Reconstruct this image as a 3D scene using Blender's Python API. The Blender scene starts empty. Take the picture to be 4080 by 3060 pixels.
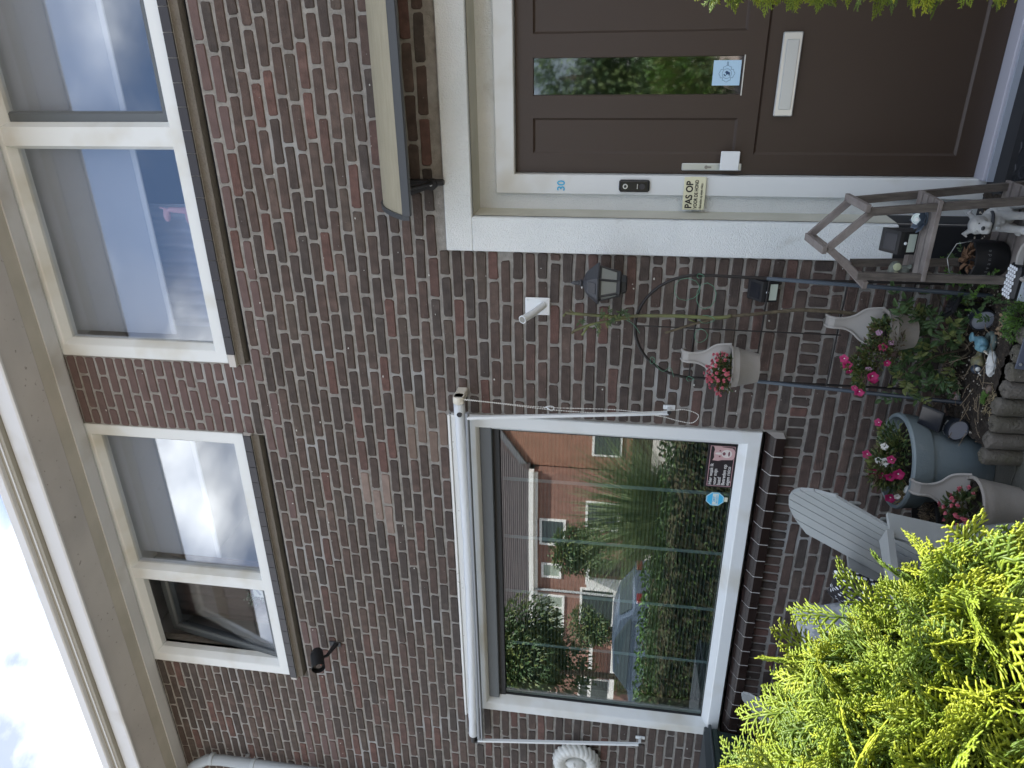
import bpy, bmesh, math, random
import numpy as np
from mathutils import Matrix, Vector
rnd = random.Random(7)
S = bpy.context.scene
C = S.collection
R = math.radians
# ------------------------------------------------------------------ camera
RT = Vector((-0.01433832, -0.90388699, -0.42753096)); UP = Vector((-0.98809592, -0.05268956, 0.14453467)); NN = Vector((0.15316943, -0.42451398, 0.89237156))
CAMP = Vector((0, -3.48, 1.65)); FPX = 2900.0
cam = bpy.data.cameras.new("camera"); camo = bpy.data.objects.new("camera", cam); C.objects.link(camo)
ax = [Vector((RT[i], NN[i], UP[i])) for i in range(3)]
mx = Matrix((ax[0], -ax[1], -ax[2])).transposed().to_4x4(); mx.translation = CAMP
camo.matrix_world = mx
cam.sensor_width = 36; cam.lens = FPX / 4080 * 36; cam.clip_start = .05; cam.clip_end = 500
cam.dof.use_dof = True; cam.dof.focus_distance = 4.2; cam.dof.aperture_fstop = 16
S.camera = camo
def proj(p):
    v = Vector(p) - CAMP; z = v.dot(ax[2])
    if z < .05: return None
    return 2040 + FPX * v.dot(ax[0]) / z, 1530 + FPX * v.dot(ax[1]) / z, z
# ------------------------------------------------------------------ world, sun, exposure
EL, ROT = 60, 52
w = bpy.data.worlds.new("World"); S.world = w; w.use_nodes = True
nt = w.node_tree; nt.nodes.clear(); N = nt.nodes.new; L = nt.links.new
def nd(nt, t, **k):
    n = nt.nodes.new(t)
    for a, b in k.items():
        if a.startswith('i_'): n.inputs[a[2:].replace('_', ' ')].default_value = b
        else: setattr(n, a, b)
    return n
sky = nd(nt, 'ShaderNodeTexSky', sky_type='NISHITA', sun_disc=False, sun_elevation=R(EL), sun_rotation=R(ROT), air_density=1.0, dust_density=1.2, ozone_density=1.0)
tc = nd(nt, 'ShaderNodeTexCoord')
mp = nd(nt, 'ShaderNodeMapping'); mp.inputs['Scale'].default_value = (1, 1, 1.8); mp.inputs['Location'].default_value = (0, 0, 0)
nz = nd(nt, 'ShaderNodeTexNoise'); nz.inputs['Scale'].default_value = 2.6; nz.inputs['Detail'].default_value = 9; nz.inputs['Roughness'].default_value = .52; nz.inputs['Distortion'].default_value = .35
cr = nd(nt, 'ShaderNodeValToRGB'); cr.color_ramp.elements[0].position = .39; cr.color_ramp.elements[1].position = .66
nz2 = nd(nt, 'ShaderNodeTexNoise'); nz2.inputs['Scale'].default_value = 5.5; nz2.inputs['Detail'].default_value = 8
cr2 = nd(nt, 'ShaderNodeValToRGB'); cr2.color_ramp.elements[0].color = (1.15, 1.25, 1.5, 1); cr2.color_ramp.elements[1].color = (6.5, 6.45, 6.25, 1)
cr2.color_ramp.elements[0].position = .40; cr2.color_ramp.elements[1].position = .66
dim = nd(nt, 'ShaderNodeVectorMath', operation='SCALE'); dim.inputs['Scale'].default_value = .42   # clear sky a little under half the strength of the clouds (0.06)
mix = nd(nt, 'ShaderNodeMix', data_type='RGBA')
bg = nd(nt, 'ShaderNodeBackground'); bg.inputs['Strength'].default_value = .14
out = nd(nt, 'ShaderNodeOutputWorld')
L(tc.outputs['Generated'], mp.inputs[0]); L(mp.outputs[0], nz.inputs['Vector']); L(mp.outputs[0], nz2.inputs['Vector'])
L(nz.outputs['Fac'], cr.inputs[0]); L(nz2.outputs['Fac'], cr2.inputs[0])
L(cr.outputs[0], mix.inputs[0]); L(sky.outputs[0], dim.inputs[0]); L(dim.outputs[0], mix.inputs[6]); L(cr2.outputs[0], mix.inputs[7])
L(mix.outputs[2], bg.inputs[0]); L(bg.outputs[0], out.inputs[0])
sl = bpy.data.lights.new("sun", 'SUN'); sl.energy = 3.4; sl.angle = R(.53); sl.color = (1, .95, .86)
so = bpy.data.objects.new("sun", sl); C.objects.link(so)
sd = Vector((math.sin(R(ROT)) * math.cos(R(EL)), math.cos(R(ROT)) * math.cos(R(EL)), math.sin(R(EL))))
so.rotation_euler = sd.to_track_quat('Z', 'Y').to_euler(); so.location = (4, 2, 12)
S.view_settings.view_transform = 'Standard'; S.view_settings.look = 'None'; S.view_settings.gamma = 1
S.view_settings.use_curve_mapping = False; S.view_settings.exposure = 2.4
S.render.engine = 'CYCLES'
try:
    S.cycles.max_bounces = 8; S.cycles.transparent_max_bounces = 12; S.cycles.caustics_reflective = False; S.cycles.caustics_refractive = False
except Exception: pass
# ------------------------------------------------------------------ materials
MT = {}
def mat(name, col, rough=.6, metal=0, col2=None, vs=6, bump=0, bs=60, spec=.5, speck=None, trans=0, vmix=(.35, .65), coord='Position', stretch=None, attr=None, dirt=None):
    if name in MT: return MT[name]
    m = bpy.data.materials.new(name); m.use_nodes = True; nt = m.node_tree
    b = nt.nodes['Principled BSDF']; l = nt.links.new
    b.inputs['Roughness'].default_value = rough; b.inputs['Metallic'].default_value = metal
    b.inputs['Specular IOR Level'].default_value = spec
    col = (*col, 1); b.inputs['Base Color'].default_value = col
    if coord == 'Position': src = nd(nt, 'ShaderNodeNewGeometry').outputs['Position']
    else: src = nd(nt, 'ShaderNodeTexCoord').outputs['Object']
    if stretch:
        mpn = nd(nt, 'ShaderNodeMapping'); mpn.inputs['Scale'].default_value = stretch; l(src, mpn.inputs[0]); src = mpn.outputs[0]
    cur = None
    if attr:
        a = nd(nt, 'ShaderNodeAttribute', attribute_name='tip'); mxn = nd(nt, 'ShaderNodeMix', data_type='RGBA')
        mxn.inputs[6].default_value = col; mxn.inputs[7].default_value = (*attr, 1); l(a.outputs['Fac'], mxn.inputs[0]); cur = mxn.outputs[2]
    if col2:
        n = nd(nt, 'ShaderNodeTexNoise'); n.inputs['Scale'].default_value = vs; n.inputs['Detail'].default_value = 5; l(src, n.inputs['Vector'])
        r = nd(nt, 'ShaderNodeMapRange'); r.inputs[1].default_value, r.inputs[2].default_value = vmix; l(n.outputs['Fac'], r.inputs[0])
        mxn = nd(nt, 'ShaderNodeMix', data_type='RGBA'); mxn.inputs[7].default_value = (*col2, 1)
        if cur: l(cur, mxn.inputs[6])
        else: mxn.inputs[6].default_value = col
        l(r.outputs[0], mxn.inputs[0]); cur = mxn.outputs[2]
    for sp in ([speck] if speck else []) + ([dirt] if dirt else []):   # (colour, scale, threshold lo, hi)
        n = nd(nt, 'ShaderNodeTexNoise'); n.inputs['Scale'].default_value = sp[1]; n.inputs['Detail'].default_value = 3; l(src, n.inputs['Vector'])
        r = nd(nt, 'ShaderNodeMapRange'); r.inputs[1].default_value = sp[2]; r.inputs[2].default_value = sp[3]; l(n.outputs['Fac'], r.inputs[0])
        mxn = nd(nt, 'ShaderNodeMix', data_type='RGBA'); mxn.inputs[7].default_value = (*sp[0], 1)
        if cur: l(cur, mxn.inputs[6])
        else: mxn.inputs[6].default_value = col
        l(r.outputs[0], mxn.inputs[0]); cur = mxn.outputs[2]
    if cur: l(cur, b.inputs['Base Color'])
    if bump:
        n = nd(nt, 'ShaderNodeTexNoise'); n.inputs['Scale'].default_value = bs; n.inputs['Detail'].default_value = 6; l(src, n.inputs['Vector'])
        bp = nd(nt, 'ShaderNodeBump'); bp.inputs['Strength'].default_value = min(1, bump); bp.inputs['Distance'].default_value = .004 * max(1, bump)
        l(n.outputs['Fac'], bp.inputs['Height']); l(bp.outputs[0], b.inputs['Normal'])
    if trans:
        t = nd(nt, 'ShaderNodeBsdfTranslucent'); ms = nd(nt, 'ShaderNodeMixShader'); ms.inputs[0].default_value = trans
        if cur: l(cur, t.inputs[0])
        else: t.inputs[0].default_value = col
        o = nt.nodes['Material Output']; l(b.outputs[0], ms.inputs[1]); l(t.outputs[0], ms.inputs[2]); l(ms.outputs[0], o.inputs[0])
    MT[name] = m; return m
def glass(name, base=.2, tint=(.9, .95, .93), wave=0.0, rough=0.0):
    m = bpy.data.materials.new(name); m.use_nodes = True; nt = m.node_tree; nt.nodes.clear(); l = nt.links.new
    g = nd(nt, 'ShaderNodeBsdfGlossy'); g.inputs['Roughness'].default_value = rough; g.inputs[0].default_value = (.93, .96, 1, 1)
    t = nd(nt, 'ShaderNodeBsdfTransparent'); t.inputs[0].default_value = (*tint, 1)
    fr = nd(nt, 'ShaderNodeLayerWeight'); fr.inputs[0].default_value = .5
    pw = nd(nt, 'ShaderNodeMath', operation='POWER'); pw.inputs[1].default_value = 4; l(fr.outputs['Facing'], pw.inputs[0])
    ad = nd(nt, 'ShaderNodeMath', operation='MULTIPLY_ADD'); ad.inputs[1].default_value = .6; ad.inputs[2].default_value = base; ad.use_clamp = True
    ms = nd(nt, 'ShaderNodeMixShader'); o = nd(nt, 'ShaderNodeOutputMaterial')
    if wave:
        p = nd(nt, 'ShaderNodeNewGeometry'); n = nd(nt, 'ShaderNodeTexNoise'); n.inputs['Scale'].default_value = 1.6; n.inputs['Detail'].default_value = 1
        bp = nd(nt, 'ShaderNodeBump'); bp.inputs['Strength'].default_value = wave; bp.inputs['Distance'].default_value = .01
        l(p.outputs['Position'], n.inputs['Vector']); l(n.outputs['Fac'], bp.inputs['Height']); l(bp.outputs[0], g.inputs['Normal'])
    l(pw.outputs[0], ad.inputs[0]); l(ad.outputs[0], ms.inputs[0]); l(t.outputs[0], ms.inputs[1]); l(g.outputs[0], ms.inputs[2]); l(ms.outputs[0], o.inputs[0])
    return m
# ------------------------------------------------------------------ mesh helpers
class MB:
    def __init__(s): s.v = []; s.f = []; s.m = []; s.mark_ = 0
    def add(s, vs, fs, m=0):
        o = len(s.v); s.v += [tuple(p) for p in vs]; s.f += [tuple(i + o for i in f) for f in fs]; s.m += [m] * len(fs); return s
    def mark(s): s.mark_ = len(s.v); return s
    def xf(s, M): s.v[s.mark_:] = [tuple(M @ Vector(p)) for p in s.v[s.mark_:]]; return s
    def box(s, x0, x1, y0, y1, z0, z1, m=0, b=0):
        if x0 > x1: x0, x1 = x1, x0
        if y0 > y1: y0, y1 = y1, y0
        if z0 > z1: z0, z1 = z1, z0
        if not b:
            return s.add([(x, y, z) for z in (z0, z1) for y in (y0, y1) for x in (x0, x1)],
                  [(0, 2, 3, 1), (4, 5, 7, 6), (0, 1, 5, 4), (2, 6, 7, 3), (0, 4, 6, 2), (1, 3, 7, 5)], m)
        b = min(b, (x1 - x0) * .45, (y1 - y0) * .45, (z1 - z0) * .45)
        X = (x0, x1); Y = (y0, y1); Z = (z0, z1); vs = []
        for k in range(8):
            i, j, l = k & 1, (k >> 1) & 1, (k >> 2) & 1
            sx, sy, sz = (1 - 2 * i) * b, (1 - 2 * j) * b, (1 - 2 * l) * b
            vs += [(X[i], Y[j] + sy, Z[l] + sz), (X[i] + sx, Y[j], Z[l] + sz), (X[i] + sx, Y[j] + sy, Z[l])]
        q = lambda k, a: 3 * k + a
        fs = [(q(0, 0), q(4, 0), q(6, 0), q(2, 0)), (q(1, 0), q(3, 0), q(7, 0), q(5, 0)), (q(0, 1), q(1, 1), q(5, 1), q(4, 1)), (q(2, 1), q(6, 1), q(7, 1), q(3, 1)),
              (q(0, 2), q(2, 2), q(3, 2), q(1, 2)), (q(4, 2), q(5, 2), q(7, 2), q(6, 2))]
        for k in (0, 2, 4, 6): fs.append((q(k, 1), q(k, 2), q(k + 1, 2), q(k + 1, 1)))
        for k in (0, 1, 4, 5): fs.append((q(k, 0), q(k, 2), q(k + 2, 2), q(k + 2, 0)))
        for k in (0, 1, 2, 3): fs.append((q(k, 0), q(k, 1), q(k + 4, 1), q(k + 4, 0)))
        for k in range(8): fs.append((q(k, 0), q(k, 1), q(k, 2)))
        return s.add(vs, fs, m)
    def tube(s, pts, r, n=8, m=0, cap=True, flat=1.0, closed=False):
        pts = [Vector(p) for p in pts]; k = len(pts)
        rs = r if isinstance(r, (list, tuple)) else [r] * k
        t0 = (pts[1] - pts[0]).normalized(); u = t0.orthogonal().normalized()
        vs = []
        for i, p in enumerate(pts):
            if closed: t = pts[(i + 1) % k] - pts[i - 1]
            else: t = pts[min(i + 1, k - 1)] - pts[max(i - 1, 0)]
            t.normalize(); u = (u - t * u.dot(t)); u = u.normalized() if u.length > 1e-6 else t.orthogonal().normalized(); v = t.cross(u)
            for j in range(n):
                a = 2 * math.pi * j / n; vs.append(p + (u * math.cos(a) + v * math.sin(a) * flat) * rs[i])
        fs = [(i * n + j, i * n + (j + 1) % n, (i + 1) * n + (j + 1) % n, (i + 1) * n + j) for i in range(k - 1) for j in range(n)]
        if closed: fs += [((k - 1) * n + j, (k - 1) * n + (j + 1) % n, (j + 1) % n, j) for j in range(n)]
        elif cap: fs += [tuple(range(n))[::-1], tuple((k - 1) * n + j for j in range(n))]
        return s.add(vs, fs, m)
    def bar(s, a, b, wd, th, up=(0, 0, 1), m=0, bev=.002):   # rectangular bar a->b; wd across, th along 'up'
        a = Vector(a); b = Vector(b); t = (b - a); ln = t.length; t.normalize(); up = Vector(up); x = t.cross(up).normalized(); z = x.cross(t)
        o = s.mark_; s.mark(); s.box(-wd / 2, wd / 2, 0, ln, -th / 2, th / 2, m, bev)
        M = Matrix((x, t, z)).transposed().to_4x4(); M.translation = a; s.xf(M); s.mark_ = o; return s
    def lathe(s, prof, n=24, m=0, c=(0, 0, 0), M=None, ph=0, cap=True):
        vs = []; k = len(prof)
        for r, z in prof:
            for j in range(n):
                a = 2 * math.pi * j / n + ph; p = Vector((r * math.cos(a), r * math.sin(a), z)); vs.append((M @ p if M else p) + Vector(c))
        fs = [(i * n + j, i * n + (j + 1) % n, (i + 1) * n + (j + 1) % n, (i + 1) * n + j) for i in range(k - 1) for j in range(n)]
        if cap and prof[0][0] > 1e-5: fs.append(tuple(range(n))[::-1])
        if cap and prof[-1][0] > 1e-5: fs.append(tuple((k - 1) * n + j for j in range(n)))
        return s.add(vs, fs, m)
    def ell(s, c, r, n=12, m=0, M=None):
        vs = []; c = Vector(c); h = n // 2
        for i in range(h + 1):
            th = math.pi * i / h
            for j in range(n):
                a = 2 * math.pi * j / n; p = Vector((r[0] * math.sin(th) * math.cos(a), r[1] * math.sin(th) * math.sin(a), r[2] * math.cos(th)))
                vs.append((M @ p if M else p) + c)
        fs = [(i * n + j, (i + 1) * n + j, (i + 1) * n + (j + 1) % n, i * n + (j + 1) % n) for i in range(h) for j in range(n)]
        return s.add(vs, fs, m)
    def prism(s, poly, a0, a1, axis='y', m=0):   # poly in the other two axes
        n = len(poly)
        def P(u, v, a): return {'y': (u, a, v), 'x': (a, u, v), 'z': (u, v, a)}[axis]
        vs = [P(u, v, a0) for u, v in poly] + [P(u, v, a1) for u, v in poly]
        fs = [tuple(range(n)), tuple(range(2 * n - 1, n - 1, -1))] + [(i, i + n, (i + 1) % n + n, (i + 1) % n) for i in range(n)]
        return s.add(vs, fs, m)
    def ring(s, x0, x1, z0, z1, prof, m=0):    # prof: list of (inset, y); mitred rectangular frame facing -y
        k = len(prof); vs = []
        for i, y in prof: vs += [(x0 + i, y, z0 + i), (x1 - i, y, z0 + i), (x1 - i, y, z1 - i), (x0 + i, y, z1 - i)]
        fs = [(a * 4 + j, a * 4 + (j + 1) % 4, (a + 1) * 4 + (j + 1) % 4, (a + 1) * 4 + j) for a in range(k - 1) for j in range(4)]
        return s.add(vs, fs, m)
    def build(s, name, mats, parent=None, smooth=False, loc=None, kind=None, fixn=True):
        me = bpy.data.meshes.new(name); off = Vector(WLOC.get(parent.name, (0, 0, 0))) if parent else Vector((0, 0, 0))
        base = off if loc is None else Vector(loc)
        me.from_pydata([(p[0] - base.x, p[1] - base.y, p[2] - base.z) for p in s.v], [], s.f)
        if not isinstance(mats, (list, tuple)): mats = [mats]
        for q in mats: me.materials.append(q)
        if len(mats) > 1: me.polygons.foreach_set('material_index', s.m)
        if smooth: me.polygons.foreach_set('use_smooth', [True] * len(me.polygons))
        if fixn and len(s.f) < 60000:
            bm = bmesh.new(); bm.from_mesh(me); bmesh.ops.recalc_face_normals(bm, faces=bm.faces); bm.to_mesh(me); bm.free()
        me.update()
        if smooth == 'auto':
            try: me.set_sharp_from_angle(angle=R(38))
            except Exception: pass
        o = bpy.data.objects.new(name, me); C.objects.link(o); o.location = base - off
        if parent: o.parent = parent
        WLOC[o.name] = tuple(base)
        if kind: o['kind'] = kind
        return o
WLOC = {}
def tag(o, label=None, cat=None, group=None, kind=None):
    if label: o['label'] = label
    if cat: o['category'] = cat
    if group: o['group'] = group
    if kind: o['kind'] = kind
    return o
def thing(name, label, cat, loc=(0, 0, 0), group=None):
    o = bpy.data.objects.new(name, None); o.empty_display_size = .1; C.objects.link(o); o.location = loc; WLOC[o.name] = tuple(loc)
    return tag(o, label, cat, group)
def copy_tree(o, parent=None):
    c = o.copy(); C.objects.link(c)
    if parent: c.parent = parent
    WLOC[c.name] = WLOC.get(o.name, (0, 0, 0))
    for ch in list(o.children): copy_tree(ch, c)
    return c
def joined(name, V, F, mats, parent=None, mi=None, tip=None, kind='stuff', smooth=False):   # numpy mesh, F (n,k) array
    me = bpy.data.meshes.new(name); k = F.shape[1]; off = np.array(WLOC.get(parent.name, (0, 0, 0))) if parent else 0
    V = V - off
    me.vertices.add(len(V)); me.vertices.foreach_set('co', V.astype(np.float32).ravel())
    me.loops.add(F.size); me.loops.foreach_set('vertex_index', F.astype(np.int32).ravel())
    me.polygons.add(len(F)); me.polygons.foreach_set('loop_start', np.arange(0, F.size, k, dtype=np.int32))
    for q in (mats if isinstance(mats, (list, tuple)) else [mats]): me.materials.append(q)
    if mi is not None: me.polygons.foreach_set('material_index', mi.astype(np.int32))
    if smooth: me.polygons.foreach_set('use_smooth', np.ones(len(F), dtype=bool))
    if tip is not None:
        a = me.attributes.new('tip', 'FLOAT', 'POINT'); a.data.foreach_set('value', tip.astype(np.float32))
    me.update(calc_edges=True); me.validate()
    o = bpy.data.objects.new(name, me); C.objects.link(o)
    if parent: o.parent = parent
    if kind: o['kind'] = kind
    return o
def text(s, size, loc, m, parent, rot=(R(90), 0, 0), align='LEFT', name='lettering', sx=1.0, bold=0.0):
    cu = bpy.data.curves.new(name, 'FONT'); cu.body = s; cu.size = size; cu.extrude = .0004; cu.align_x = align; cu.offset = bold
    t = bpy.data.objects.new('tmp', cu); C.objects.link(t); bpy.context.view_layer.update()
    me = bpy.data.meshes.new_from_object(t.evaluated_get(bpy.context.evaluated_depsgraph_get()))
    C.objects.unlink(t); bpy.data.objects.remove(t)
    me.materials.clear(); me.materials.append(m)
    o = bpy.data.objects.new(name, me); C.objects.link(o)
    o.location = Vector(loc) - Vector(WLOC.get(parent.name, (0, 0, 0))); o.rotation_euler = rot; o.scale = (sx, 1, 1); o.parent = parent
    return o
def blob(name, parts, m, parent, voxel=.004, smooth=3):     # one continuous body from overlapping solids
    b = MB()
    for p in parts:
        if p[0] == 'e': b.ell(p[1], p[2], 14, M=p[3] if len(p) > 3 else None)
        else: b.tube(p[1], p[2], 10)
    o = b.build(name, m, parent)
    md = o.modifiers.new('r', 'REMESH'); md.mode = 'VOXEL'; md.voxel_size = voxel; md.use_smooth_shade = True
    ms = o.modifiers.new('s', 'SMOOTH'); ms.iterations = smooth; ms.factor = .5
    bpy.context.view_layer.update()
    me = bpy.data.meshes.new_from_object(o.evaluated_get(bpy.context.evaluated_depsgraph_get()))
    o.modifiers.clear(); o.data = me
    me.polygons.foreach_set('use_smooth', [True] * len(me.polygons))
    return o
# ------------------------------------------------------------------ palette
WH = mat('white_upvc', (.66, .70, .71), .38, spec=.5, dirt=((.50, .49, .42), 3, .52, .78))
WHW = mat('weathered_white_paint', (.70, .72, .70), .55, bump=.5, bs=90, dirt=((.32, .31, .28), 38, .66, .70))
PLA = mat('textured_white_plaster', (.70, .74, .75), .8, bump=1.6, bs=170, col2=(.62, .67, .68), vs=2.5, dirt=((.45, .46, .44), 5, .66, .8))
CRM = mat('cream_reveal_render', (.55, .55, .48), .75, col2=(.46, .46, .39), vs=4, bump=.5, bs=60)
MOR = mat('grey_mortar', (.315, .305, .283), .92, col2=(.23, .222, .205), vs=30, bump=1.6, bs=260, dirt=((.36, .37, .37), 2.2, .56, .68))
BR = [(.078, .057, .048), (.064, .049, .043), (.092, .063, .053), (.083, .058, .049), (.108, .065, .055), (.122, .067, .056), (.066, .054, .048), (.104, .074, .062), (.070, .054, .047), (.088, .068, .056)]
BM = [mat('brick_%s' % n, c, .85, col2=tuple(q * .66 for q in c), vs=22, bump=1.3, bs=140, dirt=((.26, .25, .24), 75, .70, .76), speck=(tuple(min(1, q * 1.5) for q in c), 9, .55, .8))
      for n, c in zip(['umber', 'dark_umber', 'brown', 'plum_brown', 'russet', 'red_brown', 'charcoal', 'dusty_brown', 'dark_plum', 'warm_brown'], BR)]
BT = mat('brick_tan_patch', (.165, .122, .098), .85, col2=(.13, .095, .078), vs=20, bump=1, bs=140)
BP = mat('brick_pink_patch', (.235, .18, .155), .85, col2=(.19, .145, .125), vs=20, bump=1, bs=140)
BRS = mat('brick_mauve_smooth', (.125, .083, .077), .85, col2=(.10, .067, .063), vs=15, bump=.8, bs=140)
TIL = mat('glazed_brown_tile', (.016, .010, .009), .22, spec=.35, col2=(.022, .015, .013), vs=9)
TIU = mat('glazed_dark_tile', (.035, .033, .036), .4, spec=.4)
GRT = mat('pale_tile_grout', (.50, .49, .47), .9)
CEM = mat('weathered_cement', (.18, .168, .15), .95, bump=1.2, bs=80, col2=(.15, .14, .125), vs=8)
DOOR = mat('brown_door_paint', (.041, .027, .019), .42, bump=.25, bs=500)
BLK = mat('black_plastic', (.012, .013, .015), .45, spec=.4)
BLKM = mat('black_iron', (.02, .018, .018), .5, metal=.3)
TAR = mat('black_plinth_paint', (.008, .009, .012), .6)
ALU = mat('brushed_aluminium', (.62, .66, .68), .32, metal=.75)
WAL = mat('white_aluminium', (.68, .72, .74), .35)
ANT = mat('anthracite_profile', (.10, .115, .125), .4, spec=.5)
DKG = mat('dark_gasket', (.02, .022, .024), .6)
SOF = mat('dirty_soffit_board', (.50, .495, .49), .7, col2=(.42, .415, .415), vs=2.4, speck=((.22, .21, .20), 30, .66, .74))
SOB = mat('cream_soffit_strip', (.48, .465, .415), .7, col2=(.41, .40, .355), vs=5)
SOW = mat('grey_white_fascia', (.58, .60, .62), .5, dirt=((.42, .41, .38), 3, .55, .8))
GUT = mat('groove_grey_beige', (.30, .29, .25), .7)
WOOD = mat('weathered_grey_wood', (.12, .105, .09), .85, col2=(.07, .06, .052), vs=14, bump=1, bs=90, coord='Object', stretch=(6, 1, 1))
WOODL = mat('pale_weathered_wood', (.22, .20, .185), .85, col2=(.15, .13, .12), vs=12, bump=.8, bs=90)
CONC = mat('mossy_concrete', (.13, .12, .105), .95, bump=2, bs=90, col2=(.085, .08, .06), vs=9, speck=((.24, .23, .21), 90, .68, .74), dirt=((.075, .078, .035), 7, .55, .72))
PAV = mat('grey_paving_concrete', (.115, .115, .10), .92, bump=1.5, bs=110, col2=(.075, .078, .065), vs=3, dirt=((.06, .065, .035), 5, .56, .7))
SOIL = mat('dark_soil', (.022, .017, .013), .98, bump=2.5, bs=120, col2=(.04, .032, .024), vs=30, speck=((.12, .10, .08), 140, .68, .73))
GREYP = mat('blue_grey_plastic', (.31, .335, .335), .5, bump=.3, bs=300, col2=(.27, .29, .29), vs=3)
POTB = mat('blue_grey_pot', (.15, .20, .225), .6, bump=.4, bs=120, col2=(.19, .235, .25), vs=4, dirt=((.30, .33, .33), 9, .64, .8))
POTG = mat('warm_grey_pot', (.31, .29, .265), .6, bump=.5, bs=200, col2=(.26, .245, .22), vs=6)
POTW = mat('cream_plastic_rim', (.30, .29, .27), .5)
LEAF = mat('leaf_green', (.075, .13, .045), .5, trans=.25, col2=(.045, .09, .035), vs=40)
LEAFY = mat('leaf_yellow_green', (.17, .20, .06), .5, trans=.25, col2=(.10, .13, .04), vs=40)
LEAFD = mat('leaf_olive_dry', (.13, .11, .055), .7, trans=.15, col2=(.08, .055, .035), vs=30)
LEAFB = mat('leaf_bright', (.12, .24, .04), .5, trans=.3, col2=(.08, .17, .03), vs=40)
STG = mat('rose_stem_green', (.12, .145, .045), .6, col2=(.09, .08, .04), vs=14)
STB = mat('rose_bark', (.115, .095, .06), .9, bump=1.5, bs=120, col2=(.07, .055, .035), vs=40)
TWG = mat('dry_twig', (.22, .175, .12), .9)
PINK = mat('begonia_pink', (.62, .20, .24), .5, trans=.3, col2=(.48, .10, .15), vs=60)
MAG = mat('petunia_magenta', (.42, .02, .13), .5, trans=.3)
LILAC = mat('petunia_lilac', (.55, .33, .50), .5, trans=.3)
PWH = mat('petunia_white', (.75, .75, .72), .5, trans=.2)
STONE = mat('pale_grey_stone_paint', (.42, .43, .42), .75, bump=.5, bs=90, col2=(.32, .33, .33), vs=14)
WSTN = mat('white_ornament_stone', (.60, .62, .60), .7, bump=.4, bs=80, col2=(.50, .51, .49), vs=10)
STEEL = mat('blue_grey_tube', (.07, .09, .115), .35, metal=.5)
SILV = mat('silver_reflector', (.42, .45, .52), .30, metal=.25)
SOLP = mat('solar_panel', (.012, .014, .02), .18, spec=.4)
LED = mat('led_window', (.48, .56, .50), .35)
WIRE = mat('green_tie_wire', (.08, .22, .14), .5)
BEAD = mat('white_bead_chain', (.66, .66, .62), .35)
ROLL = mat('screen_fabric_white', (.58, .62, .65), .5, bump=.8, bs=25, stretch=(1, 3, 3))
BLUE = mat('sky_blue_print', (.05, .42, .70), .5)
INT = mat('room_wall', (.5, .5, .5), .9)
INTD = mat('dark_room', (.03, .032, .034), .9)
BLIND = mat('white_roller_blind', (.42, .46, .52), .8)
SLAT = mat('dark_blind_slat', (.035, .045, .042), .6, spec=.3)
TAPE = mat('blind_tape', (.15, .20, .22), .9)
GL_M = glass('window_glass', .175, wave=.015)
GL_U = glass('upper_window_glass', .145, tint=(.93, .95, .98), wave=.015)
GL_D = glass('door_glass', .18, tint=(.5, .55, .53), wave=.03, rough=.035)
# ------------------------------------------------------------------ house
house = thing('house', 'dark brown brick terraced house with white window frames and a brown front door', 'house', (-2, 0, 0))
MW = (-4.135, -1.868, .894, 2.489)
UR = (-1.633, .80, 3.835, 4.87)
UL = (-4.040, -2.092, 3.835, 4.87)
PO = (-.941, .62, 0, 2.528)          # outer edge of the plaster portal
PI_ = (-.772, .45, .05, 2.394)       # its opening
XL, XR, ZT = -7.0, 2.6, 5.05
openings = [(MW[0], MW[1], .80, 2.575), (UR[0], UR[1], 3.70, ZT), (UL[0], UL[1], 3.70, ZT), (PI_[0], PI_[1], -.01, PI_[3])]
def inside(x, z, o, e=0): return o[0] - e < x < o[1] + e and o[2] - e < z < o[3] + e
wb = MB(); xs = sorted({XL, XR, *[o[0] for o in openings], *[o[1] for o in openings]}); zs = sorted({-.3, ZT, *[o[2] for o in openings], *[min(o[3], ZT) for o in openings]})
for i in range(len(xs) - 1):
    for j in range(len(zs) - 1):
        cx, cz = (xs[i] + xs[i + 1]) / 2, (zs[j] + zs[j + 1]) / 2
        if any(inside(cx, cz, o) for o in openings): continue
        wb.box(xs[i], xs[i + 1], .006, .26, zs[j], zs[j + 1])
wall = wb.build('brick_wall', MOR, house)
# bricks ---------------------------------------------------------
def brick_mesh(wd, ht, seed, dp=.05):     # irregular handmade face, outline of 10 points, front at y<=0
    r = random.Random(seed); hx, hz = wd / 2, ht / 2; c = min(ht, wd) * .16
    base = [(-hx + c, -hz), (0, -hz), (hx - c, -hz), (hx, -hz + c), (hx, hz - c), (hx - c, hz), (0, hz), (-hx + c, hz), (-hx, hz - c), (-hx, -hz + c)]
    o = [(x + r.uniform(-1, 1) * .003, z + r.uniform(-1, 1) * .0026) for x, z in base]
    f = r.uniform(-.0015, .0012); n = 10
    vs = [(x * (1 - .004 / hx * 1.0), f + r.uniform(-.0008, .0008), z * (1 - .0035 / hz)) for x, z in o] + [(x, f + .005, z) for x, z in o] + [(x, dp, z) for x, z in o]
    fs = [tuple(range(n))] + [(i, i + n, (i + 1) % n + n, (i + 1) % n) for i in range(n)] + [(i + n, i + 2 * n, (i + 1) % n + 2 * n, (i + 1) % n + n) for i in range(n)]
    return vs, fs
BL, BH, PX, PZ = .2055, .0475, .2205, .06206
kinds = {'full': [brick_mesh(BL, BH, i) for i in range(10)], 'half': [brick_mesh(.098, BH, 50 + i) for i in range(6)],
         'threeq': [brick_mesh(.150, BH, 80 + i) for i in range(4)], 'stand': [brick_mesh(.0465, .092, 100 + i) for i in range(6)]}
bricks = []      # (kind, variant, x, z, material index)
BAND0, BAND1 = .683, .781
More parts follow.
